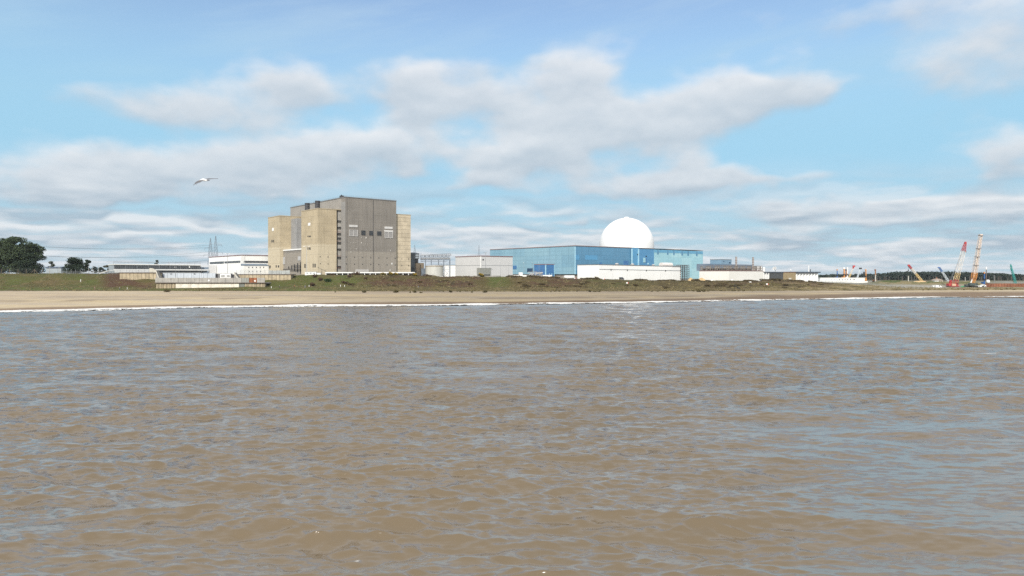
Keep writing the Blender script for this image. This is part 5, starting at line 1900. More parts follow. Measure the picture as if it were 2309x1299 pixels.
def far_wood():
    rng = np.random.default_rng(33)
    V, F_, o = [], [], 0
    TV, TF = [], []
    for k in range(900):
        q = rng.uniform(1840, 2480)
        Y = rng.uniform(1080, 1330)
        top = np.interp(q, [1840, 1880, 1940, 1975, 2010, 2050, 2120, 2200, 2260, 2309, 2480], [622, 620.5, 621, 619, 616.5, 614.5, 615.0, 616, 619, 621, 620]) + rng.normal(0, 1.1)
        zt = zat(top, Y)
        zb = 4.0
        h = max(6, zt - zb)
        x = (q - CX) / FPX * Y
        w = rng.uniform(2.6, 4.6)
        bl = [(x + rng.uniform(-w, w) * .6, Y + rng.uniform(-w, w) * .6, zb + h * f, w * rng.uniform(.55, .9), w * rng.uniform(.55, .9), h * rng.uniform(.10, .18)) for f in (.2, .36, .54, .72, .86, .93)]
        v, f = leaf_cloud(rng, bl, 80, 2.3, .5)
        V.append(v)
        F_.append(f + o)
        o += len(v)
    ob = raw_mesh('far_wood', np.concatenate(V), np.concatenate(F_), WOODLEAF)
    structure(ob, 'stuff')
    ob['label'] = 'dark pine wood along the horizon behind the cranes'
    mb = MB()
    for k in range(420):
        q = rng.uniform(1850, 2470)
        Y = rng.uniform(1060, 1200)
        x = (q - CX) / FPX * Y
        mb.tube((x, Y, 3.5), (x, Y, 11), .35, .25, 4)
    t = mb.build('wood_trunks', mat('far_trunk', (.12, .10, .085), .9))
    structure(t, 'stuff')


far_wood()


def proto_bush(name, seed, w, h, n, leaf, m, flowers=0):
    rng = np.random.default_rng(seed)
    t = bpy.data.objects.new(name, None)
    COL.objects.link(t)
    bl = []
    for k in range(9):
        a = rng.uniform(0, 6.28)
        r = rng.uniform(0, .7)
        s = rng.uniform(.3, .5)
        bl.append((math.cos(a) * r * w, math.sin(a) * r * w * .7, h * rng.uniform(.2, .6), w * s, w * s * .8, h * s * .9))
    v, f = leaf_cloud(rng, bl, n, leaf, .8)
    v[:, 2] = np.maximum(v[:, 2], -.3)
    raw_mesh('foliage', v, f, m, t)
    st = MB()
    for k in range(6):
        a = rng.uniform(0, 6.28)
        st.tube((0, 0, -.4), (math.cos(a) * w * .5, math.sin(a) * w * .4, h * .6), .06, .02, 4)
    st.build('stems', TWIG, t)
    if flowers:
        bl2 = [(b[0], b[1], b[2] + h * .12, b[3], b[4], b[5]) for b in bl if rng.uniform() < .7]
        v, f = leaf_cloud(rng, bl2, flowers, leaf * .75, .8)
        raw_mesh('flowers', v, f, GORSEF, t)
    return t


def put(o, px, Y, s=1.0, sx=1.0, rz=0.0, dz=-.15, q=None):
    o.location = ((px - CX) / FPX * Y, Y, ground_at(px, Y) + dz)
    o.scale = (s * sx, s, s)
    o.rotation_euler = (0, 0, rz)


def bushes():
    protos = {
        'gorse': proto_bush('gorse_bush', 1, 2.2, 2.2, 900, .42, GORSE, 430),
        'gorse2': proto_bush('gorse_bush', 2, 2.4, 1.9, 800, .42, GORSE, 260),
        'dark': proto_bush('scrub_bush', 3, 2.2, 1.7, 620, .45, SCRUB),
        'dark2': proto_bush('scrub_bush', 4, 2.6, 1.3, 620, .45, SCRUB),
        'brown': proto_bush('bracken_bush', 5, 2.3, 1.9, 620, .45, BROWN),
        'green': proto_bush('green_bush', 6, 2.0, 2.2, 620, .42, GREENB),
    }
    used = set()
    C = lambda q: float(crest_y(np.array([float(q)]))[0])
    E = lambda q: float(edge_y(np.array([float(q)]))[0])
    spec = [   # kind, px, fraction of the way up the bank, size, label
        ('gorse2', 864, .99, 1.0, 'yellow flowered gorse at the bank top below the right of the grey sea front'),
        ('gorse', 881, .98, 1.15, 'broad yellow gorse bush, the brightest in the middle of the gorse row'),
        ('gorse', 893, .95, .95, 'yellow gorse bush below the joint of grey front and right tower'),
        ('gorse', 935, .95, 1.1, 'lone yellow gorse bush below the blue grey service block'),
        ('gorse', 1085, .97, 1.15, 'lone yellow gorse bush below the grey green plant container'),
        ('green', 738, .62, 1.15, 'round dark green bush on the grass below the white canopy'),
        ('brown', 710, .80, 1.25, 'brown bush on the green bank below the long white cabin'),
        ('brown', 722, .68, 1.1, 'brown bush touching the left side of the round green bush'),
        ('brown', 704, .45, 1.2, 'flat brown bush at the foot of the bank below the white cabin'),
        ('brown', 806, 1.0, 1.35, 'tall brown bush on the bank top before the white canopy'),
        ('brown', 797, .95, 1.1, 'brown bush left of the tall brown bush on the bank top'),
        ('brown', 788, .80, 1.3, 'brown rounded bush hanging on the green bank below the grey front'),
        ('brown', 824, .72, .9, 'small brown bush alone on green grass below the grey front'),
        ('brown', 750, 1.0, .7, 'small brown bush on the bank top in front of the canopy, left end'),
        ('dark', 1345, .97, 1.1, 'dark bush before the left end of the long low white building'),
        ('dark2', 1570, .98, 1.3, 'dark spreading bush right of the scaffold tower'),
    ]
    for kind, px, f, s, lab in spec:
        src = protos[kind]
        o = src if kind not in used else copy_tree(src)
        used.add(kind)
        e, c = E(px), C(px)
        put(o, px, e + (c - e) * f, s, 1.15, (px * 7) % 6)
        cat = 'gorse bush' if 'gorse' in kind else 'bush'
        tag(o, lab, cat)
    rng = np.random.default_rng(77)
    # dark bushes along the crest and down the slope, alike
    rows = []
    for a, b, n in ((900, 985, 8), (1145, 1215, 16), (1205, 1260, 12), (1300, 1352, 8), (1425, 1500, 12), (1500, 1600, 9), (1655, 1700, 8), (1712, 1790, 13), (1790, 1850, 6)):
        for k in range(n):
            rows.append((rng.uniform(a, b), rng.uniform(.88, 1.03)))
    n_low = 0
    for a, b, n in ((770, 900, 14), (930, 1090, 8), (1170, 1330, 26), (1330, 1660, 16), (1600, 1860, 20)):
        for k in range(n):
            rows.append((rng.uniform(a, b), rng.choice([rng.uniform(.28, .5), rng.uniform(.5, .88)])))
    for px, f in rows:
        kind = rng.choice(['dark', 'dark2', 'dark2', 'brown'] if px < 1150 else ['dark', 'dark2', 'dark2'])
        o = protos[kind] if kind not in used else copy_tree(protos[kind])
        used.add(kind)
        e, c = E(px), C(px)
        put(o, px, e + (c - e) * f, rng.uniform(.55, 1.0) * (1.0 if f > .85 else .8), rng.uniform(1.0, 1.9), rng.uniform(-.6, .6))
        if f > .86:
            tag(o, 'low dark scrub bush in the broken row along the top of the dune bank', 'bush', 'scrub bushes along the bank top')
        else:
            tag(o, 'low dark scrub bush scattered over the slope of the dune bank', 'bush', 'scrub bushes on the bank slope')
    for k, p in protos.items():
        if k not in used:
            bpy.data.objects.remove(p)


bushes()


def dune_grass():
    rng = np.random.default_rng(55)
    n = 15000
    q = rng.uniform(-40, 2350, n)
    X = q * 0
    e, c = edge_y(q), crest_y(q)
    t = rng.beta(1.1, 1.6, n)
    Y = e + .3 + (c - e) * t
    keep = ~((q > 345) & (q < 660) & (t > .26)) & (vnoise(q / 14, Y / 3, 8) + vnoise(q / 5, Y / 1.4, 9) * .6 > .72 + .15 * (q < 800))
    q, Y = q[keep], Y[keep]
    X = (q - CX) / FPX * Y
    KY, KZ = key_lines(q)
    Z = np.array([np.interp(Y[i], KY[:, i], KZ[:, i]) for i in range(len(q))])
    tt = (Y - KY[6]) / (KY[7] - KY[6])
    # the slopes are eased between the key lines
    for a in (6, 7):
        f = np.clip((Y - KY[a]) / (KY[a + 1] - KY[a]), 0, 1)
        ins = (Y >= KY[a]) & (Y <= KY[a + 1])
        ff = f * f * (3 - 2 * f)
        Z = np.where(ins, KZ[a] * (1 - ff) + KZ[a + 1] * ff, Z)
    Z = Z + bank_bumps(X, Y, q)
    vs, fs = [], []
    nb = 5
    N = len(q)
    b = np.repeat(np.stack([X, Y, Z], -1), nb, 0) + np.concatenate([rng.normal(0, .35, (N * nb, 2)), np.zeros((N * nb, 1))], 1)
    hgt = np.repeat(rng.uniform(.35, .95, N), nb) * rng.uniform(.6, 1.1, N * nb)
    a = rng.uniform(0, 6.28, N * nb)
    w = np.stack([np.cos(a), np.sin(a), np.zeros_like(a)], -1) * .13
    tip = b + np.stack([rng.normal(0, .25, N * nb), rng.normal(0, .25, N * nb), hgt], -1)
    v = np.stack([b - w, b + w, tip], 1).reshape(-1, 3)
    o = raw_mesh('dune_grass', v, np.arange(len(v)).reshape(-1, 3), MARRAM)
    structure(o, 'stuff')


dune_grass()


def beach_plants():
    p = proto_bush('beach_plant', 12, 1.0, 1.15, 260, .34, TUFT)
    rng = np.random.default_rng(4)
    spec = [(377, .86, 1.7, 'low brown clump of beach plants alone on the sand below the sea wall'),
            (821, .78, 1.35, 'tall brown tuft alone on the sand, leftmost of the row of beach tufts'),
            (893, .80, 1.6, 'broad brown tuft on the sand below the right tan tower'),
            (935, .80, 1.35, 'pointed brown tuft on the sand below the service block'),
            (949, .74, .8, 'small brown tuft just right of the pointed beach tuft'),
            (925, .78, .75, 'small brown tuft just left of the pointed beach tuft'),
            (1016, .84, 1.5, 'domed brown tuft on the sand below the pale grey hall'),
            (1094, .82, 1.5, 'spiky brown tuft on the sand below the plant container'),
            (1064, .82, .75, 'small brown tuft left of the spiky beach tuft'),
            (756, .82, .6, 'tiny brown tuft on the sand below the white canopy'),
            (1576, .84, 1.6, 'broad brown tuft on the sand below the scaffold tower'),
            (1587, .86, 1.35, 'brown tuft just right of the broad tuft below the scaffold tower'),
            (1330, .92, 1.3, 'brown tuft at the top of the beach below the long low white building')]
    for i, (px, f, s, lab) in enumerate(spec):
        o = p if i == 0 else copy_tree(p)
        ys, e = float(shore_y(np.array([px]))[0]), float(edge_y(np.array([px]))[0])
        put(o, px, ys + (e - ys) * f, s, 1.25, px, -.1)
        tag(o, lab, 'beach plant', 'tufts on the beach')
    for k in range(60):
        px = rng.uniform(985, 1720) if k < 46 else rng.uniform(1850, 2309)
        f = 1 - abs(rng.normal(0, .05))
        o = copy_tree(p)
        ys, e = float(shore_y(np.array([px]))[0]), float(edge_y(np.array([px]))[0])
        put(o, px, ys + (e - ys) * f, rng.uniform(.35, .75), rng.uniform(.9, 1.7), px, -.08)
        tag(o, 'small brown tuft in the loose line along the top of the beach', 'beach plant', 'small tufts along the top of the beach')


beach_plants()


# ------------------------------------------------------------------ fences on the left
def post_fence():
    Y = 470.0
    x0, _, _ = at(-60, Y)
    t = thing('post_fence', 'weathered wooden post and wire fence before the left pines', 'fence', (x0, Y, 0))
    last = None
    for k, px in enumerate((-40, -20, 3, 21.5, 40.5, 59, 77.5, 95, 112)):
        x = at(px, Y)[0] - x0
        zg = ground_at(px, Y) - .2
        zt = zat(606.5, Y)
        MB().tube((x, 0, zg), (x + .1, 0, zt), .17, .15, 6).build('post', TIMBER, t)
        if px == 77.5:
            for s in (-1, 1):
                MB().tube((x + s * 2.6, 0, zg), (x + s * .15, 0, zt - .5), .14, None, 6).build('brace', TIMBER, t)
        if last:
            w = MB()
            for f in (.25, .5, .75, .97):
                w.bar((last, 0, zg + (zt - zg) * f), (x, 0, zg + (zt - zg) * f), .035)
            w.build('wire', STEEL, t)
        last = x


post_fence()


def steel_fence():
    Y = 466.0
    x0 = at(130, Y)[0]
    zg = zat(617.5, Y)
    t = thing('steel_fence', 'pale steel security fence between the pines and the glazed hall', 'fence', (x0, Y, zg))
    L = at(262, Y)[0] - x0
    h = zat(607, Y) - zg
    for k in range(14):
        MB().bar((L * k / 13, 0, 0), (L * k / 13, 0, h), .10).build('post', STEEL, t)
    for i in range(6):
        p = MB()
        a, b = L * i / 6, L * (i + 1) / 6
        n = int((b - a) / .42)
        for k in range(n):
            x = a + (b - a) * (k + .5) / n
            p.bar((x, -.06, .1), (x, -.06, h * .62), .055)
        p.bar((a, 0, h * .2), (b, 0, h * .2), .06).bar((a, 0, h * .58), (b, 0, h * .58), .06)
        p.build('pale_panel', STEEL, t)
    for px, top, lab in ((112.5, 600, 'grey pole before the blue grey shed'), (133.5, 603, 'grey pole at the left end of the steel fence'), (200, 601.5, 'grey pole standing in the steel fence, left of two'), (208.5, 600.5, 'grey pole standing in the steel fence, right of two'), (222.5, 600, 'tallest grey pole at the right part of the steel fence')):
        o = MB().tube((0, 0, 0), (0, 0, zat(top, 468) - zat(618, 468)), .14, .11, 6).box(-.25, .25, -.2, .2, zat(top, 468) - zat(618, 468), zat(top, 468) - zat(618, 468) + .25).build('pole', PALE_STEEL)
        o.location = at(px, 468, 618)
        tag(o, lab, 'pole', 'poles along the left fence')
    b = Frame(104, 640, R(8))
    s = b.thing('blue_shed', 'low pale shed with a dark blue roof between the pines and the bushy pine', 'shed', zb=10)
    MB().box(0, b.u(138), 0, 8, 0, b.z(604.5) - 10).build('wall', mat('pale_blue_panel', (.33, .37, .40)), s)
    MB().box(-.6, b.u(139.5), -.6, 8.4, b.z(604.4) - 10, b.z(601.8) - 10).build('roof', mat('slate_blue_roof', (.085, .11, .16), .6, .1), s)
    r = MB()
    Yr = 464
    x0 = at(224, Yr)[0]
    L = at(248, Yr)[0] - x0
    z0, z1 = zat(615.5, Yr), zat(609.5, Yr)
    rt = thing('ramp', 'pale sloping ramp rail left of the glazed hall', 'ramp', (x0, Yr, z0))
    MB().extry(ccw([(0, -.8), (L, z1 - z0 - .3), (L, z1 - z0 + .1), (0, .1)]), 0, .3).build('slope', PALE_STEEL, rt)
    MB().box(L + .02, L + 4, 0, .3, z1 - z0 - .2, z1 - z0 + .2).build('landing', PALE_STEEL, rt)


steel_fence()


# ------------------------------------------------------------------ vehicles and plant by the blue station
def tanker():
    Y = 545
    x, y, z0 = at(1271, Y, 630)
    k = Y / FPX
    t = thing('tanker_trailer', 'long white tank trailer parked before the base of the blue hall', 'trailer', (x, y, z0))
    L = 25 * k
    MB().tube((.6, 0, 1.9), (L - .4, 0, 1.9), 1.15, None, 14).build('tank', WHITE_P, t)
    MB().box(0, L, -1.2, 1.2, .5, .85).build('chassis', mat('trailer_grey', (.40, .40, .40)), t)
    MB().box(.4, L - .2, -.4, .4, 3.06, 3.25).build('walkway', PALE_STEEL, t)
    for f in (.12, .22, .78, .88):
        for s in (-1, 1):
            MB().tube((L * f, s * 1.05 - .15, .48), (L * f, s * 1.05 + .15, .48), .48, None, 12).build('wheel', BLACK, t)
    MB().box(-.05, .35, -1.25, 1.25, .9, 2.8).build('rear_ladder_frame', PALE_STEEL, t)
    # red and white blocks by the trailer
    for px, py, Yb, lab in ((1256.5, 628, 500, 'white and red barrier block left of the white tank trailer'), (1259.8, 628.4, 500, 'white and red barrier block nearest the white tank trailer'), (1296.5, 629, 500, 'white and red barrier block right of the white tank trailer'), (1331, 629.3, 476, 'white barrier block before the left end of the long low white building'),
                            (1361.5, 633.3, 472, 'white and red barrier block on the grass left of the black truck'), (1414.5, 640, 458, 'white and red barrier block lowest on the grass slope'),
                            (1466.5, 634, 470, 'white barrier block on the slope between dark bushes'), (1514, 633, 474, 'white and red barrier block near the scaffold tower'), (1564, 633.5, 480, 'white and red barrier block between the two sand mounds'),
                            (1605, 634, 480, 'white barrier block before the left part of the plain white hall'), (1650, 635, 480, 'white barrier block before the middle of the plain white hall'), (1691.5, 638, 470, 'white barrier block between dark bushes below the plain white hall'), (1730, 642.5, 462, 'white barrier block lowest below the louvred hall')):
        xx, yy, zz = at(px, Yb, py)
        zz = min(zz, max(zz, ground_at(px, Yb))) 
        b = thing('barrier_block', lab, 'barrier', (xx, yy, ground_at(px, Yb) - .1), group='barrier blocks on the bank')
        pr = [(-.35, 0), (.35, 0), (.22, .9), (-.22, .9)]
        MB().extr(pr, -.75, .25).build('body', WHITE_P, b)
        MB().extr(pr, .26, .75).build('end', mat('barrier_red', (.50, .06, .05), .6) if 'red' in lab else WHITE_P, b)


tanker()


def black_truck():
    Y = 520
    x, y, z0 = at(1396.5, Y, 632)
    k = Y / FPX
    L = 10.5 * k
    t = thing('black_truck', 'black van parked in front of the long low white building', 'van', (x, y, z0))
    MB().extry(ccw([(0, .4), (L, .4), (L, 1.35), (L - .5, 1.5), (L - 1.0, 2.3), (.15, 2.35), (0, 2.2)]), -.95, .95).build('body', BLACK, t)
    for f in (.2, .78):
        for s in (-1, 1):
            MB().tube((L * f, s * .85 - .1, .38), (L * f, s * .85 + .1, .38), .38, None, 12).build('wheel', mat('tyre', (.02, .02, .02)), t)
    for a in (.3, 1.5):
        MB().box(a, a + .9, -1.0, -.94, 1.45, 2.1).build('window', mat('van_glass', (.10, .12, .14), .1), t)
    MB().box(.05, L - .1, -1.02, -.95, .55, .8).build('sill', mat('van_grey', (.25, .25, .25)), t)


black_truck()


def transformer():
    Y = 545
    x, y, z0 = at(1188, Y, 624)
    k = Y / FPX
    t = thing('transformer', 'pale grey transformer with pipes and radiators before the deep blue porch', 'transformer', (x, y, z0))
    H_ = zat(611.8, Y) - z0
    MB().box(2.2, 6.0, 0, 3, .8, H_ - 1.4).build('tank', mat('transformer_grey', (.34, .35, .37), .6, .1), t)
    MB().box(.8, 8.0, -.2, 3.2, H_ - .9, H_ - .5).build('deck', PALE_STEEL, t)
    for i in range(6):
        u = 6.4 + i * 1.05
        MB().box(u, u + .55, -.4, 2.6, .8, H_ - 1.0 + .3 * (i % 2)).build('radiator', mat('radiator_grey', (.30, .31, .34), .6, .15), t)
    for i in range(5):
        u = 4.6 + i * 1.7
        b = MB().tube((u, .6, H_ - .5), (u + .1, .2, H_ + .5), .22, .12, 8)
        for kx in range(3):
            b.tube((u + .02 * kx, .5 - .1 * kx, H_ - .2 + kx * .22), (u + .02 * kx, .5 - .1 * kx, H_ - .12 + kx * .22), .33, None, 8)
        b.build('bushing', mat('bushing_brown', (.22, .17, .15)), t)
    p = MB()
    for i in range(4):
        p.tube((1.0 + i * 3.0, -.7, 1.0 + .4 * (i % 2)), (3.6 + i * 2.4, -.7, 2.2 + .3 * i), .22)
    p.tube((7, -.8, 2.4), (12.6, -.8, 2.8), .4).tube((8.0, -.9, 3.3), (12.9, -.9, 3.3), .28)
    p.build('pipes', PALE_STEEL, t)
    for u in (.9, 7.6):
        MB().bar((u, -.1, 0), (u, -.1, H_ - .9), .25).build('leg', STEEL, t)
    # white box tank
    x, y, z0 = at(1169.3, 530, 623)
    w = 9 / FPX * 530
    b = thing('white_kiosk', 'white rounded kiosk between the pale grey hall and the transformer', 'kiosk', (x, y, z0))
    h = zat(614.3, 530) - z0
    MB().prism([(0, 0), (w, 0), (w, 2.4), (0, 2.4)], 0, [h - .15, h, h, h - .15]).build('body', WHITE_P, b)
    MB().box(.05, w * .28, -.08, .0, .3, h - .5).build('door', PALE_STEEL, b)
    x, y, z0 = at(1155, 528, 624)
    L = at(1245, 528)[0] - x
    w2 = thing('low_white_wall', 'low white wall running under the blue hall behind the transformer', 'wall', (x, y + 22, zat(625, 550)))
    h2 = zat(620.3, 550) - zat(625, 550)
    MB().box(0, L * 1.04, 0, .5, 0, h2).build('wall', WHITE_P, w2)
    MB().box(-.1, L * 1.04 + .1, -.1, .6, h2 + .01, h2 + .15).build('coping', PALE_STEEL, w2)


transformer()


def mound(px, py0, py1, Y, wpx, label, seed):
    rng = np.random.default_rng(seed)
    x, y, z0 = at(px, Y, py1)
    h = zat(py0, Y) - z0
    w = wpx / FPX * Y / 2
    n, m = 40, 14
    v, f = [], []
    for i in range(m + 1):
        r = i / m
        for k in range(n):
            a = 2 * math.pi * k / n
            rr = r * (1 + .14 * math.sin(a * 3 + seed) + .08 * math.sin(a * 5 + 2 * seed))
            zz = h * (1 - r ** 1.7) * (1 + .12 * math.sin(4 * a + seed) * r) + rng.normal(0, .05) * h * .4 - (.6 if i == m else 0)
            v.append((w * rr * math.cos(a), w * .7 * rr * math.sin(a), zz))
    for i in range(m):
        for k in range(n):
            f.append((i * n + k, (i + 1) * n + k, (i + 1) * n + (k + 1) % n, i * n + (k + 1) % n))
    me = bpy.data.meshes.new('sand_mound')
    me.from_pydata(v, [], f)
    me.polygons.foreach_set('use_smooth', [True] * len(f))
    me.materials.append(SANDPILE)
    o = bpy.data.objects.new('sand_mound', me)
    COL.objects.link(o)
    o.location = (x, y, z0)
    tag(o, label, 'sand mound')


mound(1557, 626.3, 633, 530, 13, 'small heap of yellow sand at the foot of the scaffold tower', 1)
mound(1581, 626.5, 634, 525, 22, 'heap of yellow sand before the left corner of the plain white hall', 2)
mound(2072, 633.3, 640, 620, 46, 'long heap of orange sand under the leaning red tipped crane', 3)


# ------------------------------------------------------------------ cranes on the building ground
def crawler(t, L, W_, h, m, m2=None):
    """tracks, turntable and machine house at the origin of t"""
    for s in (-1, 1):
        a = [(-L / 2, .25), (-L / 2 + .3, 0), (L / 2 - .3, 0), (L / 2, .25), (L / 2, .75), (L / 2 - .35, 1.05), (-L / 2 + .35, 1.05), (-L / 2, .75)]
        MB().extry(ccw(a), s * W_ / 2 - .45, s * W_ / 2 + .45).build('track', BLACK, t)
    MB().lathe([(W_ * .3, .7), (W_ * .3, 1.35)], n=20).build('turntable', DARKMETAL, t)
    MB().extry(ccw([(-L * .62, 1.4), (L * .3, 1.4), (L * .3, h), (-L * .5, h + .2), (-L * .62, h - .4)]), -W_ * .38, W_ * .38).build('machine_house', m, t)
    c = MB().extry(ccw([(L * .31, 1.4), (L * .52, 1.4), (L * .55, 2.3), (L * .48, h + .1), (L * .31, h + .1)]), -W_ * .38, -W_ * .02).build('cab', m2 or m, t)
    MB().extry(ccw([(L * .34, 2.2), (L * .54, 2.2), (L * .47, h), (L * .34, h)]), -W_ * .40, -W_ * .385).build('window', DARKGLASS, c)


def boom_between(t, a, b, w0, w1, segs, org, th):
    """lattice boom in coloured lengths: segs = (from, to, material, name)"""
    a, b = Vector(a) - Vector(org), Vector(b) - Vector(org)
    for f0, f1, m, nm in segs:
        wa = w0 + (w1 - w0) * f0
        wb = w0 + (w1 - w0) * f1
        n = max(2, int((b - a).length * (f1 - f0) / (max(wa, wb) * 1.3)))
        MB().lattice(a.lerp(b, f0), a.lerp(b, f1), wa, wb, n, th).build(nm, m, t)


def cranes():
    # the big red machine with a cream and white boom
    Y = 560.0
    org = at(2150, Y, 648)
    t = thing('crawler_crane', 'large red crawler crane with a cream and white lattice boom and red tip', 'crane', org)
    for s in (-1, 1):
        MB().extry(ccw([(-4.6, .2), (-4.2, 0), (2.6, 0), (3.1, .3), (3.1, .8), (2.5, 1.2), (-4.1, 1.2), (-4.6, .9)]), s * 2.4 - .5, s * 2.4 + .5).build('track', mat('dark_red_track', (.20, .04, .04), .7), t)
    MB().box(-2.2, 1.8, -1.8, 1.8, 1.25, 2.9).build('machine_house', mat('cream_panel', (.60, .42, .28)), t)
    MB().box(-4.9, -2.8, -1.6, 1.6, 1.4, 3.2).build('counterweight', RED, t)
    c = MB().box(1.0, 2.4, -2.6, -1.3, 1.4, 3.5).build('cab', RED, t)
    MB().box(1.15, 2.25, -2.7, -2.61, 2.4, 3.3).build('window', DARKGLASS, c)
    A, B = at(2152.5, Y, 646), at(2177, Y, 547)
    boom_between(t, A, B, 2.5, 2.3, ((.0, .15, RED, 'boom_foot'), (.15, .30, CREAM, 'lower_boom'), (.30, .80, PALEBOOM, 'middle_boom'), ), org, .22)
    A2, B2 = Vector(A).lerp(Vector(B), .80), Vector(B)
    o_ = Vector(org)
    MB().lattice(A2 - o_, B2 - o_, 2.4, 1.1, 6, .22).build('boom_tip', RED, t)
    MB().box(-.6, .6, -.5, .5, -1.2, .7).build('tip_sheave', RED, t).location = B2 - o_
    hk = MB().tube((0, 0, 0), (0, 0, -3.6), .09).lathe([(.2, -3.6), (.7, -4.0), (.7, -5.0), (.2, -5.6)], n=10)
    hk.build('hook_block', mat('hook_grey', (.25, .25, .26)), t).location = Vector(at(2177.3, Y, 563)) - o_ + Vector((0, 0, 3.0))
    ma, mb_ = at(2144, Y, 632), at(2142, Y, 647)
    MB().lattice(Vector(mb_) - o_, Vector(ma) - o_, 1.7, 1.1, 5, .3).build('back_mast', RED, t)
    r = MB()
    r.bar(Vector(ma) - o_, Vector(at(2174, Y, 560)) - o_, .11).bar(Vector(ma) - o_ + Vector((0, .8, 0)), Vector(at(2174, Y, 560)) - o_ + Vector((0, .8, 0)), .11)
    r.build('stay_ropes', STEEL, t)
    s = MB().box(-2, 2.2, -.3, .3, -.7, .7).build('counter_jib', RED)
    s.location = at(2145, Y + 40, 623.5)
    bpy.data.objects.remove(s)
    # the great tan piling mast
    Y = 540.0
    org = at(2194, Y, 648)
    o_ = Vector(org)
    t = thing('piling_rig', 'very tall leaning piling rig with an orange and pale pink leader mast', 'piling rig', org)
    crawler(t, 5.2, 4.2, 3.2, mat('dark_green_grey', (.07, .09, .085)))
    A, B = Vector(at(2193.5, Y, 640)), Vector(at(2211.5, Y, 529.5))
    A1, A2 = A.lerp(B, .12), A.lerp(B, .22)
    PINK = mat('pale_pink_mast', (.64, .53, .44), .55, .1, .3)
    WHT = mat('mast_white', (.68, .66, .63), .5, .06)
    MB().lattice(A - o_, A1 - o_, 1.1, 2.5, 3, .26).build('mast_foot', ORANGE, t)
    MB().lattice(A1 - o_, A2 - o_, 2.6, 2.8, 4, .26).build('lower_mast', ORANGE, t)
    MB().lattice(A2 - o_, B - o_, 2.7, 1.9, 26, .17).build('upper_mast', PINK, t)
    d = (B - A).normalized()
    side = Vector((1, 0, 0)) - d * d.x
    side.normalize()
    core = MB()
    core.tube(A.lerp(B, .14) - o_ - side * .35, A.lerp(B, .93) - o_ - side * .3, 0.55, .4, 10)
    core.build('leader_tube', WHT, t)
    MB().tube(A.lerp(B, .20) - o_ + side * .85, A.lerp(B, .98) - o_ + side * .6, .34, None, 8).build('side_tube', PINK, t)
    for f in (.38, .55, .72, .985):
        c = A.lerp(B, f) - o_
        b = MB().box(-1.5 + f * .4, 1.5 - f * .4, -1.6, 1.6, -.25, .25).build('platform', mat('mast_grey', (.22, .20, .19)), t)
        b.location = c
    hd = MB().box(-1.05, 1.05, -1.0, 1.0, -.7, .4).build('mast_head', PINK, t)
    hd.location = B - o_
    MB().tube(Vector(at(2189, Y, 638)) - o_, A.lerp(B, .16) - o_, .5, .35, 8).build('ram', WHT, t)
    # plant beside it
    g = thing('generator_set', 'dark green grey generator boxes at the foot of the tall piling rig', 'generator', at(2178.5, 545, 647))
    MB().box(0, 4.2, 0, 2.4, 0, 2.0).build('body', mat('dark_green_grey', (.05, .075, .07)), g)
    MB().box(4.5, 7.0, .2, 2.2, 0, 1.7).build('fuel_tank', mat('dark_green_grey', (.05, .075, .07)), g)
    MB().tube((.8, 1, 2.0), (.8, 1, 2.9), .14).build('exhaust', DARKMETAL, g)
    gr = thing('green_barrier', 'low green netting barrier between the red crane and the piling rig', 'barrier', at(2166.5, 550, 647.5))
    MB().extry([(0, 0), (7.5, 0), (7.5, .9), (3.5, .7), (2.5, 1.1), (0, .6)], 0, .15).build('netting', mat('green_netting', (.06, .30, .14), .8, .2, 1), gr)
    for u in (.1, 3.6, 7.4):
        MB().bar((u, .25, 0), (u, .25, 1.2), .1).build('post', STEEL, gr)
    # crane leaning left with a red tip
    Y = 640.0
    org = at(2081, Y, 640)
    t = thing('lattice_crane', 'cream lattice crane leaning left with a red tip, half sunk behind the sand heap', 'crane', org)
    crawler(t, 5.5, 4.0, 2.6, mat('cream_panel', (.60, .42, .28)))
    A, B = Vector(at(2081, Y, 637)), Vector(at(2049, Y, 598.5))
    o_ = Vector(org)
    boom_between(t, A, B, 1.6, 1.25, ((0, .50, CREAM, 'lower_boom'), (.50, .80, PALEBOOM, 'upper_boom'), (.80, 1, RED, 'boom_tip')), org, .32)
    MB().box(-.9, .9, -.5, .5, -.8, .8).build('tip_sheave', RED, t).location = B - o_
    MB().tube((0, 0, 0), (0, 0, -2.4), .07).lathe([(.15, -2.4), (.5, -2.8), (.4, -3.6), (.1, -3.9)], n=8).build('hook_block', DARKMETAL, t).location = Vector(at(2048.5, Y, 602)) - o_
    # blue tipped crane
    Y = 640.0
    org = at(2141, Y, 640)
    o_ = Vector(org)
    t = thing('lattice_crane', 'slim pale lattice crane with a blue tip leaning left behind the red crane', 'crane', org)
    crawler(t, 5.0, 4.0, 2.4, PALE_STEEL)
    A, B = Vector(at(2140, Y, 637)), Vector(at(2118, Y, 603.5))
    boom_between(t, A, B, 1.5, 1.1, ((0, .72, mat('pale_blue_boom', (.55, .60, .64), .5, .1), 'boom'), (.72, 1, BLUEPAINT, 'boom_tip')), org, .24)
    MB().box(-1.4, .5, -.4, .4, -.4, .5).build('tip_sheave', BLUEPAINT, t).location = B - o_
    # green crane
    Y = 600.0
    org = at(2293, Y, 645)
    o_ = Vector(org)
    t = thing('lattice_crane', 'teal green lattice crane behind the rusty sheet pile wall', 'crane', org)
    crawler(t, 5.5, 4.0, 2.2, TEAL)
    A, B = Vector(at(2290, Y, 640)), Vector(at(2280, Y, 603))
    MB().lattice(A - o_, B - o_, 1.5, .95, 9, .19).build('boom', TEAL, t)
    MB().lattice(B - o_, Vector(at(2279, Y, 596.5)) - o_, 1.1, .5, 2, .22).build('boom_tip', TEAL, t)
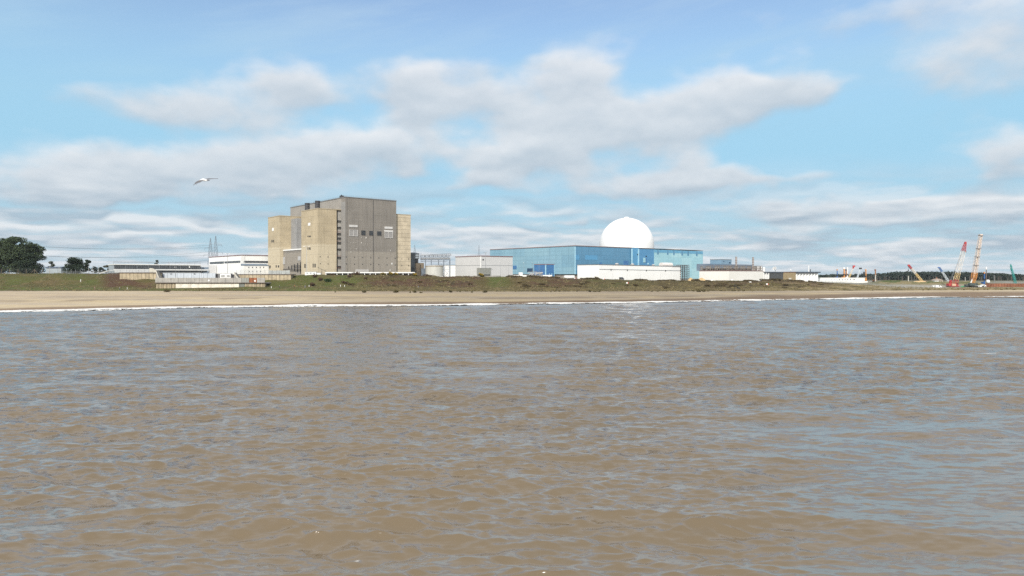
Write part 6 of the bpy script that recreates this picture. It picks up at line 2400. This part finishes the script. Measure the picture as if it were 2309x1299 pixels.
    MB().lattice(Vector(at(2282.5, Y, 610)) - o_, Vector(at(2279, Y, 606)) - o_, .8, .4, 2, .2).build('jib', TEAL, t)
    # drilling rigs farther off
    def rig(px, py0, py1, Y, wpx, m, label, top=None, lean=0.0, body=None):
        org = at(px, Y, py1)
        h = zat(py0, Y) - org[2]
        w = wpx / FPX * Y
        t = thing('drilling_rig', label, 'drilling rig', org, group='slim rigs on the building ground')
        MB().box(-w * 1.6, w * 1.2, -1.5, 1.5, .8, 2.6).build('machine_house', body or m, t)
        MB().box(-w * 2.0, w * 1.5, -1.8, 1.8, 0, .78).build('tracks', BLACK, t)
        MB().extry(ccw([(-w / 2, 0), (w / 2, 0), (w * .42 + lean, h * .86), (-w * .42 + lean, h * .86)]), -.5 - 1.6, .5 - 1.6).build('mast', m, t)
        MB().extry(ccw([(-w * .7 + lean, h * .86), (w * .5 + lean, h * .86), (w * .3 + lean, h), (-w * .2 + lean, h * .97), (-w * 1.2 + lean, h * .99)]), -.45 - 1.6, .45 - 1.6).build('mast_head', top or m, t)
        MB().box(-w * .8, w * .1, -.5 - 2.0, .3 - 2.0, h * .34, h * .46).build('drill_head', body or DARKMETAL, t)
    rig(1886.3, 607, 630, 760, 1.5, BLUEPAINT, 'slim blue drilling rig with an orange head behind the long white building', ORANGE)
    rig(1901.8, 603, 630, 750, 2.6, ORANGE, 'thick orange drilling rig with a white head behind the long white building', WHITE_P)
    rig(1906.3, 607, 630, 770, 2.0, mat('dark_orange', (.34, .15, .06)), 'dark orange drilling rig between the thick orange and the white rig', DARKMETAL)
    rig(1909.2, 602.5, 630, 745, 1.8, WHITE_P, 'white drilling rig with a forked head behind the long white building')
    rig(1950.8, 607, 634, 750, 1.8, ORANGE, 'orange drilling rig at the right end of the long white building')
    rig(1972.2, 607, 636, 720, 1.9, mat('dark_orange', (.34, .15, .06)), 'dark orange rig standing alone right of the long white building', RUST)
    rig(2217, 613, 642, 640, 1.6, BLUEPAINT, 'slim blue piling rig right of the tall leaning piling rig', ORANGE)
    for a, b, Y, segs, lab, w in (((1914, 627), (1925.5, 600), 780, ((0, .35, CREAM, 'lower_boom'), (.35, .78, PALEBOOM, 'middle_boom'), (.78, 1, RED, 'boom_tip')), 'small white lattice crane with a red tip leaning right behind the long white building', 1.2),
                                  ((1932, 629), (1940.5, 605), 780, ((0, .9, mat('pale_blue_boom', (.55, .60, .64)), 'boom'), (.9, 1, DARKMETAL, 'boom_tip')), 'small pale blue lattice crane with a dark head behind the long white building', 1.1)):
        org = at(a[0], Y, 632)
        t = thing('lattice_crane', lab, 'crane', org)
        crawler(t, 5, 3.6, 2.4, PALE_STEEL)
        boom_between(t, at(a[0], Y, a[1]), at(b[0], Y, b[1]), w, w * .8, segs, org, .26)
        MB().box(-1.5, 1.3, -.5, .5, -.9, .7).build('tip_sheave', segs[-1][2], t).location = Vector(at(b[0], Y, b[1])) - Vector(org)
    o = MB().tube((0, 0, 0), (0, 0, 6.2), .3, .3, 8).lathe([(.5, 6.2), (1.0, 6.8), (1.0, 8.6), (.5, 9.4)], n=10).build('auger', DARKMETAL)
    o.location = at(1948.5, 745, 632)
    tag(o, 'dark auger with a thick head beside the orange rig at the white building end', 'auger')
    for px, y0, y1, Y, r_, lab in ((1974, 620.5, 636, 715, .65, 'plain white post beside the lone dark orange rig'), (2048.3, 623, 637, 640, .45, 'plain pale post left of the leaning red tipped crane'), (2150, 624, 640, 900, .3, 'thin grey post before the far wood'), (2176.5, 626, 640, 900, .3, 'thin pale post before the far wood')):
        o = MB().tube((0, 0, 0), (0, 0, zat(y0, Y) - zat(y1, Y)), r_, r_ * .9, 8).box(-r_ * 1.2, r_ * 1.2, -r_, r_, zat(y0, Y) - zat(y1, Y), zat(y0, Y) - zat(y1, Y) + .3).build('post', mat('pale_post', (.50, .47, .42)))
        o.location = at(px, Y, y1)
        tag(o, lab, 'post')
    # tall dark post with a white head and white round tank at its foot
    Y = 620
    org = at(2224, Y, 642)
    t = thing('silo_mast', 'tall dark post with a white head and a round white tank at its foot', 'mast', org)
    h = zat(602, Y) - org[2]
    MB().tube((0, 0, 0), (0, 0, h * .84), .42, .36, 8).build('post', mat('dark_brown_post', (.13, .095, .075)), t)
    MB().lathe([(.3, h * .84), (.62, h * .86), (.62, h * .97), (.3, h)], n=12).build('head', WHITE_P, t)
    MB().lathe([(.3, 1.2), (1.5, 1.9), (1.5, 3.4), (.9, 4.4), (.1, 4.6)], 1.0, -.8, 16).build('tank', WHITE_P, t, smooth=True)
    for k in range(4):
        MB().bar((1.0 + 1.1 * math.cos(k * 1.57 + .7), -.8 + 1.1 * math.sin(k * 1.57 + .7), 0), (1.0 + .9 * math.cos(k * 1.57 + .7), -.8 + .9 * math.sin(k * 1.57 + .7), 2.0), .2).build('leg', DARKMETAL, t)
    # lamp pole over the sheet piles
    o = MB().tube((0, 0, 0), (0, 0, zat(621, 700) - zat(642, 700)), .22, .16, 6).bar((-.9, 0, zat(621.5, 700) - zat(642, 700)), (.9, 0, zat(621.5, 700) - zat(642, 700)), .22).build('floodlight_pole', STEEL)
    o.location = at(2242, 700, 642)
    tag(o, 'dark floodlight pole behind the left part of the rusty sheet piles', 'pole')
    # rusty sheet piles
    F = Frame(2223, 560, R(6))
    t = F.thing('sheet_pile_wall', 'long rusty brown sheet pile wall at the right edge', 'wall', zb=2.5)
    u1 = F.u(2480)
    h = F.z(639.3) - 2.5
    p = MB()
    n = int(u1 / 1.4)
    for k in range(n):
        p.box(k * 1.4, k * 1.4 + .7, 0, .4, 0, h).box(k * 1.4 + .7, k * 1.4 + 1.4, .41, .8, 0, h - .1)
    p.build('piles', mat('rusty_piles', (.24, .10, .055), .9, .35, .12, .5), t)
    MB().box(0, u1, .82, 1.2, h - 1.4, h - .9).build('waling', mat('dark_rust', (.12, .05, .03)), t)
    # house, white box, vans
    F = Frame(2111, 760, R(14))
    t = F.thing('cottage', 'small pale cottage with a hipped roof before the far wood', 'house', zb=3)
    u1 = F.u(2126)
    z1 = F.z(632) - 3
    MB().box(0, u1, 0, 7, 0, z1).build('wall', mat('cottage_wall', (.50, .43, .34)), t)
    zr = F.z(628) - 3
    MB().add([(-.5, -.5, z1 + .02), (u1 + .5, -.5, z1 + .02), (u1 + .5, 7.5, z1 + .02), (-.5, 7.5, z1 + .02), (u1 * .35, 3.5, zr), (u1 * .65, 3.5, zr)],
             [(3, 2, 1, 0), (0, 1, 5, 4), (1, 2, 5), (2, 3, 4, 5), (3, 0, 4)]).build('roof', mat('cottage_roof', (.34, .28, .23), .9, .15), t)
    for px in (2116, 2119, 2122.5):
        rects(F, t, 'window', DARKGLASS, [(px - .6, 633, px + .6, 635)], .12, zb=3)
    MB().box(u1 * .4, u1 * .5, 3, 4, zr - 1, zr + 1.4).build('chimney', RUST, t)
    w = Frame(2107.5, 720, R(4))
    t = w.thing('white_container', 'white box container in front of the small cottage', 'container', zb=3)
    MB().box(0, w.u(2117.5), 0, 3, 0, w.z(633.3) - 3).build('body', WHITE_P, t)
    MB().box(.1, w.u(2117.5) - .1, .1, 2.9, w.z(633.3) - 2.99, w.z(633.3) - 2.8).build('roof', PALE_STEEL, t)
    def van(px, py, Y, L, label, h=2.0):
        o = thing('parked_van', label, 'van', at(px, Y, py), group='white vehicles on the building ground')
        MB().extry(ccw([(0, .35), (L, .35), (L, 1.1), (L - .7, 1.25), (L - 1.2, h), (.1, h), (0, h - .2)]), -.95, .95).build('body', WHITE_P, o)
        for f in (.18, .80):
            for s in (-1, 1):
                MB().tube((L * f, s * .85 - .1, .36), (L * f, s * .85 + .1, .36), .36, None, 10).build('wheel', BLACK, o)
        MB().box(L - 2.3, L - 1.35, -1.0, -.94, 1.2, h - .2).build('window', DARKGLASS, o)
    van(2103, 648.2, 545, 4.6, 'white van, left of the two parked left of the red crane', 1.7)
    van(2108.5, 649.5, 520, 4.6, 'white van, right of the two parked left of the red crane', 2.2)
    van(2204.5, 647.5, 560, 5.0, 'white pickup right of the foot of the tall piling rig', 1.2)
    van(2212.5, 647, 560, 3.6, 'white van before the left end of the rusty sheet piles', 1.9)
    van(1878, 642.5, 560, 2.0, 'small white vehicle on the grey slope below the long white building', 1.2)
    van(2175, 639, 760, 5, 'pale van in the distance between the red crane and the piling rig', 2.0)


cranes()


def ground_fences():
    for (pa, pb, Ya, Yb, py_a, py_b, lab) in ((1962, 2110, 520, 545, 646, 650.5, 'grey mesh fence along the edge of the building ground above the beach'), (1846, 1960, 610, 520, 636.5, 645, 'pale post and mesh fence running down the slope below the white round bays')):
        A, B = Vector(at(pa, Ya, py_a)), Vector(at(pb, Yb, py_b))
        t = thing('mesh_fence', lab, 'fence', A)
        n = 13
        D = B - A
        h = 2.0
        for k in range(n + 1):
            p = D * (k / n)
            MB().bar(p - Vector((0, 0, .5)), p + Vector((0, 0, h)), .12).build('post', STEEL, t)
        w = MB()
        for f in (.1, .4, .7, 1.0):
            w.bar(Vector((0, 0, h * f)), D + Vector((0, 0, h * f)), .05)
        m = 70
        for k in range(m):
            p = D * (k / m)
            w.bar(p, p + Vector((0, 0, h)), .03)
        w.build('mesh', mat('fence_wire', (.40, .42, .41)), t)
    F = Frame(1655, 436, R(20))
    t = thing('timber_steps', 'dark timber beach steps half buried in rough grass below the plain white hall', 'steps', at(1656, 434, 650))
    for s in (0, 1.6):
        MB().bar((0, s, 2.0), (3.4, s - .8, -.4), .22).build('stringer', BLACK, t)
    for k in range(5):
        MB().box(.2 + k * .7, .7 + k * .7, -.6, 1.7, 1.55 - k * .45, 1.65 - k * .45).build('tread', BLACK, t)
    for u, h in ((0, 2.8), (1.8, 1.6), (3.4, .6)):
        MB().bar((u, -.3, -.6), (u, -.3, h), .16).build('post', BLACK, t)
    MB().bar((0, -.3, 2.8), (3.4, -.3, .6), .14).build('rail', BLACK, t)
    for px, f, lab in ((182, .60, 'short white marker post on the left grass slope'), (287, .22, 'short white marker post at the foot of the bank, left of the sea wall'), (612, .25, 'short white marker post just right of the sea wall'),
                       (697, .33, 'short white marker post below the long white cabin'), (777, .33, 'short white marker post below the left part of the grey front'), (768, .36, 'short white marker post below the corner of the grey front'), (943, .30, 'thin grey marker post below the service block')):
        e, c = float(edge_y(np.array([px]))[0]), float(crest_y(np.array([px]))[0])
        Y = e + (c - e) * f
        o = MB().box(-.13, .13, -.13, .13, -.4, 1.25).box(-.17, .17, -.17, .17, 1.26, 1.36).build('marker_post', WHITE_P if px != 943 else STEEL)
        o.location = ((px - CX) / FPX * Y, Y, ground_at(px, Y))
        tag(o, lab, 'marker post', 'marker posts along the bank')


ground_fences()


# ------------------------------------------------------------------ walkers
def skin_chain(name, pts, edges, radii, m, parent, root=0, lvl=1):
    me = bpy.data.meshes.new(name)
    me.from_pydata(pts, edges, [])
    o = bpy.data.objects.new(name, me)
    COL.objects.link(o)
    o.parent = parent
    s = o.modifiers.new('skin', 'SKIN')
    for i, r in enumerate(radii):
        me.skin_vertices[0].data[i].radius = (r, r)
    me.skin_vertices[0].data[root].use_root = True
    o.modifiers.new('sub', 'SUBSURF').render_levels = lvl
    me.materials.append(m)
    return o


SKIN_M = mat('skin', (.46, .29, .21), .6, .05)
def person(px, f, label, top, legs, rz, stride=.28, hat=None):
    e, c = float(edge_y(np.array([px]))[0]), float(crest_y(np.array([px]))[0])
    Y = e + (c - e) * f
    t = thing('person', label, 'person', ((px - CX) / FPX * Y, Y, ground_at(px, Y) + .02), rz)
    s = stride
    P_ = [(0, 0, .95), (0, 0, 1.2), (0, 0, 1.43), (0, 0, 1.53), (.02, 0, 1.60), (.03, 0, 1.70),
          (-.02, .19, 1.41), (-.10, .24, 1.13), (.06, .22, .92), (.12, .22, .84),
          (-.02, -.19, 1.41), (.08, -.24, 1.13), (.24, -.22, .95), (.30, -.21, .88),
          (0, .10, .90), (s * .55, .10, .50), (s * .75, .10, .09), (s * .75 + .16, .10, .04),
          (0, -.10, .90), (-s * .15, -.10, .48), (-s * .95, -.10, .12), (-s * .95 + .16, -.10, .05)]
    E_ = [(0, 1), (1, 2), (2, 3), (3, 4), (4, 5), (2, 6), (6, 7), (7, 8), (8, 9), (2, 10), (10, 11), (11, 12), (12, 13), (0, 14), (14, 15), (15, 16), (16, 17), (0, 18), (18, 19), (19, 20), (20, 21)]
    r = [.13, .14, .13, .055, .10, .085, .065, .045, .035, .035, .065, .045, .035, .035, .09, .065, .045, .04, .09, .065, .045, .04]
    skin_chain('body', P_, E_, r, SKIN_M, t)
    J = [0, 1, 2, 6, 7, 8, 10, 11, 12]
    mp = {a: i for i, a in enumerate(J)}
    skin_chain('jacket', [P_[i] for i in J], [(mp[a], mp[b]) for a, b in ((0, 1), (1, 2), (2, 6), (6, 7), (7, 8), (2, 10), (10, 11), (11, 12))], [.17, .18, .155, .09, .068, .055, .09, .068, .055], top, t)
    K = [0, 14, 15, 16, 18, 19, 20]
    mp = {a: i for i, a in enumerate(K)}
    skin_chain('trousers', [P_[i] for i in K], [(mp[a], mp[b]) for a, b in ((0, 14), (14, 15), (15, 16), (0, 18), (18, 19), (19, 20))], [.155, .115, .085, .065, .115, .085, .065], legs, t)
    MB().lathe([(.09, 1.62), (.112, 1.68), (.10, 1.76), (.05, 1.80)], .015, 0, 12).build('hair', hat or mat('brown_hair', (.07, .045, .03)), t, smooth=True)


NAVY = mat('navy_cloth', (.03, .035, .055), .9)
DK = mat('black_cloth', (.018, .018, .02), .9)
person(213.5, .12, 'person in a pink jacket walking along the edge of the beach', mat('pink_cloth', (.60, .33, .32), .9), mat('rose_cloth', (.42, .22, .22), .9), R(180))
person(269.5, .10, 'person in a white top and dark trousers walking above the beach', mat('white_cloth', (.72, .71, .70), .9), NAVY, R(185))
person(573, .12, 'person dressed all in black walking below the right end of the sea wall', DK, DK, R(0))
person(630, .24, 'person in dark clothes with a pale hat on the grass right of the sea wall', DK, NAVY, R(10), .2, mat('pale_hat', (.60, .60, .60)))
person(664, .22, 'person in an orange jacket on the grass below the tan towers', mat('orange_cloth', (.72, .20, .05), .9), NAVY, R(175))
person(688, .22, 'person in a pale lilac jacket on the grass right of the orange jacket', mat('lilac_cloth', (.55, .55, .66), .9), mat('grey_cloth', (.25, .25, .28), .9), R(170))


# ------------------------------------------------------------------ the gull
def gull():
    Y = 46.0
    x, y, z = at(459, Y, 407)
    k = Y / FPX
    P3 = lambda px, py, d=0.0: Vector(((px - 459) * k, d, (407 - py) * k))
    vs, fs = [], []
    def loft(secs):
        b = len(vs)
        n = len(secs[0])
        for s in secs:
            vs.extend([tuple(p) for p in s])
        for i in range(len(secs) - 1):
            for j in range(n):
                fs.append((b + i * n + j, b + i * n + (j + 1) % n, b + (i + 1) * n + (j + 1) % n, b + (i + 1) * n + j))
        fs.append(tuple(b + j for j in range(n - 1, -1, -1)))
        fs.append(tuple(b + (len(secs) - 1) * n + j for j in range(n)))
    # body, from bill to tail, flying left and slightly away from us
    ax = [(450.3, 406.4, .010, .010), (451.6, 406.2, .020, .022), (453, 405.7, .045, .045), (455, 405.5, .058, .058), (457.5, 405.6, .085, .085), (460.5, 405.9, .092, .088), (464, 406.6, .070, .062), (467.5, 407.3, .050, .035), (471.5, 407.0, .075, .016), (472.6, 406.9, .06, .010)]
    secs = []
    for px, py, ry, rz in ax:
        c = P3(px, py)
        secs.append([c + Vector((0, ry * math.cos(a), rz * math.sin(a))) for a in np.linspace(0, 2 * math.pi, 12, endpoint=False)])
    loft(secs)
    def wing(pts):
        secs = []
        for px, py, d, chord, th, rise in pts:
            c = P3(px, py, d)
            e = Vector((-1, 0, .12 + rise)).normalized()     # leading edge towards the bill
            up = Vector((.15, .3, 1)).normalized()
            sec = []
            for a in np.linspace(0, 2 * math.pi, 10, endpoint=False):
                u = math.cos(a)
                sec.append(c + e * (u * chord / 2) + up * (math.sin(a) * max(th, .022) * (1 - .35 * (u < 0))))
            secs.append(sec)
        loft(secs)
    wing([(460, 406.2, -.05, .24, .028, 0), (456.5, 408.4, -.20, .22, .022, .1), (452.5, 411.8, -.33, .23, .018, .4), (448.3, 416.6, -.45, .22, .016, .8), (444.8, 422.0, -.55, .19, .015, 1.1), (442.0, 426.0, -.60, .15, .016, 1.3)])
    wing([(461.5, 405.0, .05, .22, .026, .1), (464.5, 403.2, .20, .19, .020, .2), (468.5, 401.4, .36, .19, .018, .2), (473.0, 400.5, .52, .16, .016, .1), (477.5, 399.8, .66, .12, .015, 0), (481.0, 399.4, .74, .05, .014, 0)])
    me = bpy.data.meshes.new('body')
    me.from_pydata(vs, [], fs)
    m = bpy.data.materials.new('gull_plumage')
    m.use_nodes = True
    nt = m.node_tree
    g = G(nt)
    bs = nt.nodes['Principled BSDF']
    tc = g.n('ShaderNodeTexCoord')
    sp = g.n('ShaderNodeSeparateXYZ')
    nt.links.new(tc.outputs['Object'], sp.inputs[0])
    d = g.m('ABSOLUTE', sp.outputs[1])
    col = g.mix(g.mr(d, .07, .14), (.80, .80, .79), (.12, .12, .13))
    col = g.mix(g.mr(d, .40, .62), col, (.17, .18, .20))
    col = g.mix(g.mr(sp.outputs[0], .20, .30), col, (.15, .15, .165))
    nt.links.new(col, bs.inputs['Base Color'])
    bs.inputs['Roughness'].default_value = .8
    me.materials.append(m)
    me.polygons.foreach_set('use_smooth', [True] * len(fs))
    t = thing('gull', 'white bodied gull with dark grey wings gliding left in the sky', 'gull', (x, y, z))
    o = bpy.data.objects.new('body', me)
    COL.objects.link(o)
    o.parent = t
    rm = o.modifiers.new('join', 'REMESH')
    rm.mode = 'VOXEL'
    rm.voxel_size = .006
    rm.use_smooth_shade = True
    b = MB().tube((0, 0, 0), (-.055, 0, -.012), .012, .004, 6).build('bill', mat('bill_yellow', (.55, .33, .04)), t)
    b.location = P3(450.4, 406.5)


gull()


# ------------------------------------------------------------------ sea air between the drone and the far shore
def haze():
    mb = MB().box(-5200, 5200, -2700, 2700, -5.0, 95.0)
    m = bpy.data.materials.new('sea_haze')
    m.use_nodes = True
    nt = m.node_tree
    nt.nodes.clear()
    out = nt.nodes.new('ShaderNodeOutputMaterial')
    v = nt.nodes.new('ShaderNodeVolumePrincipled')
    v.inputs['Color'].default_value = (.86, .92, 1.0, 1)
    v.inputs['Density'].default_value = 0.00005
    v.inputs['Anisotropy'].default_value = 0.2
    nt.links.new(v.outputs[0], out.inputs['Volume'])
    o = mb.build('haze', m)
    o['kind'] = 'stuff'


haze()
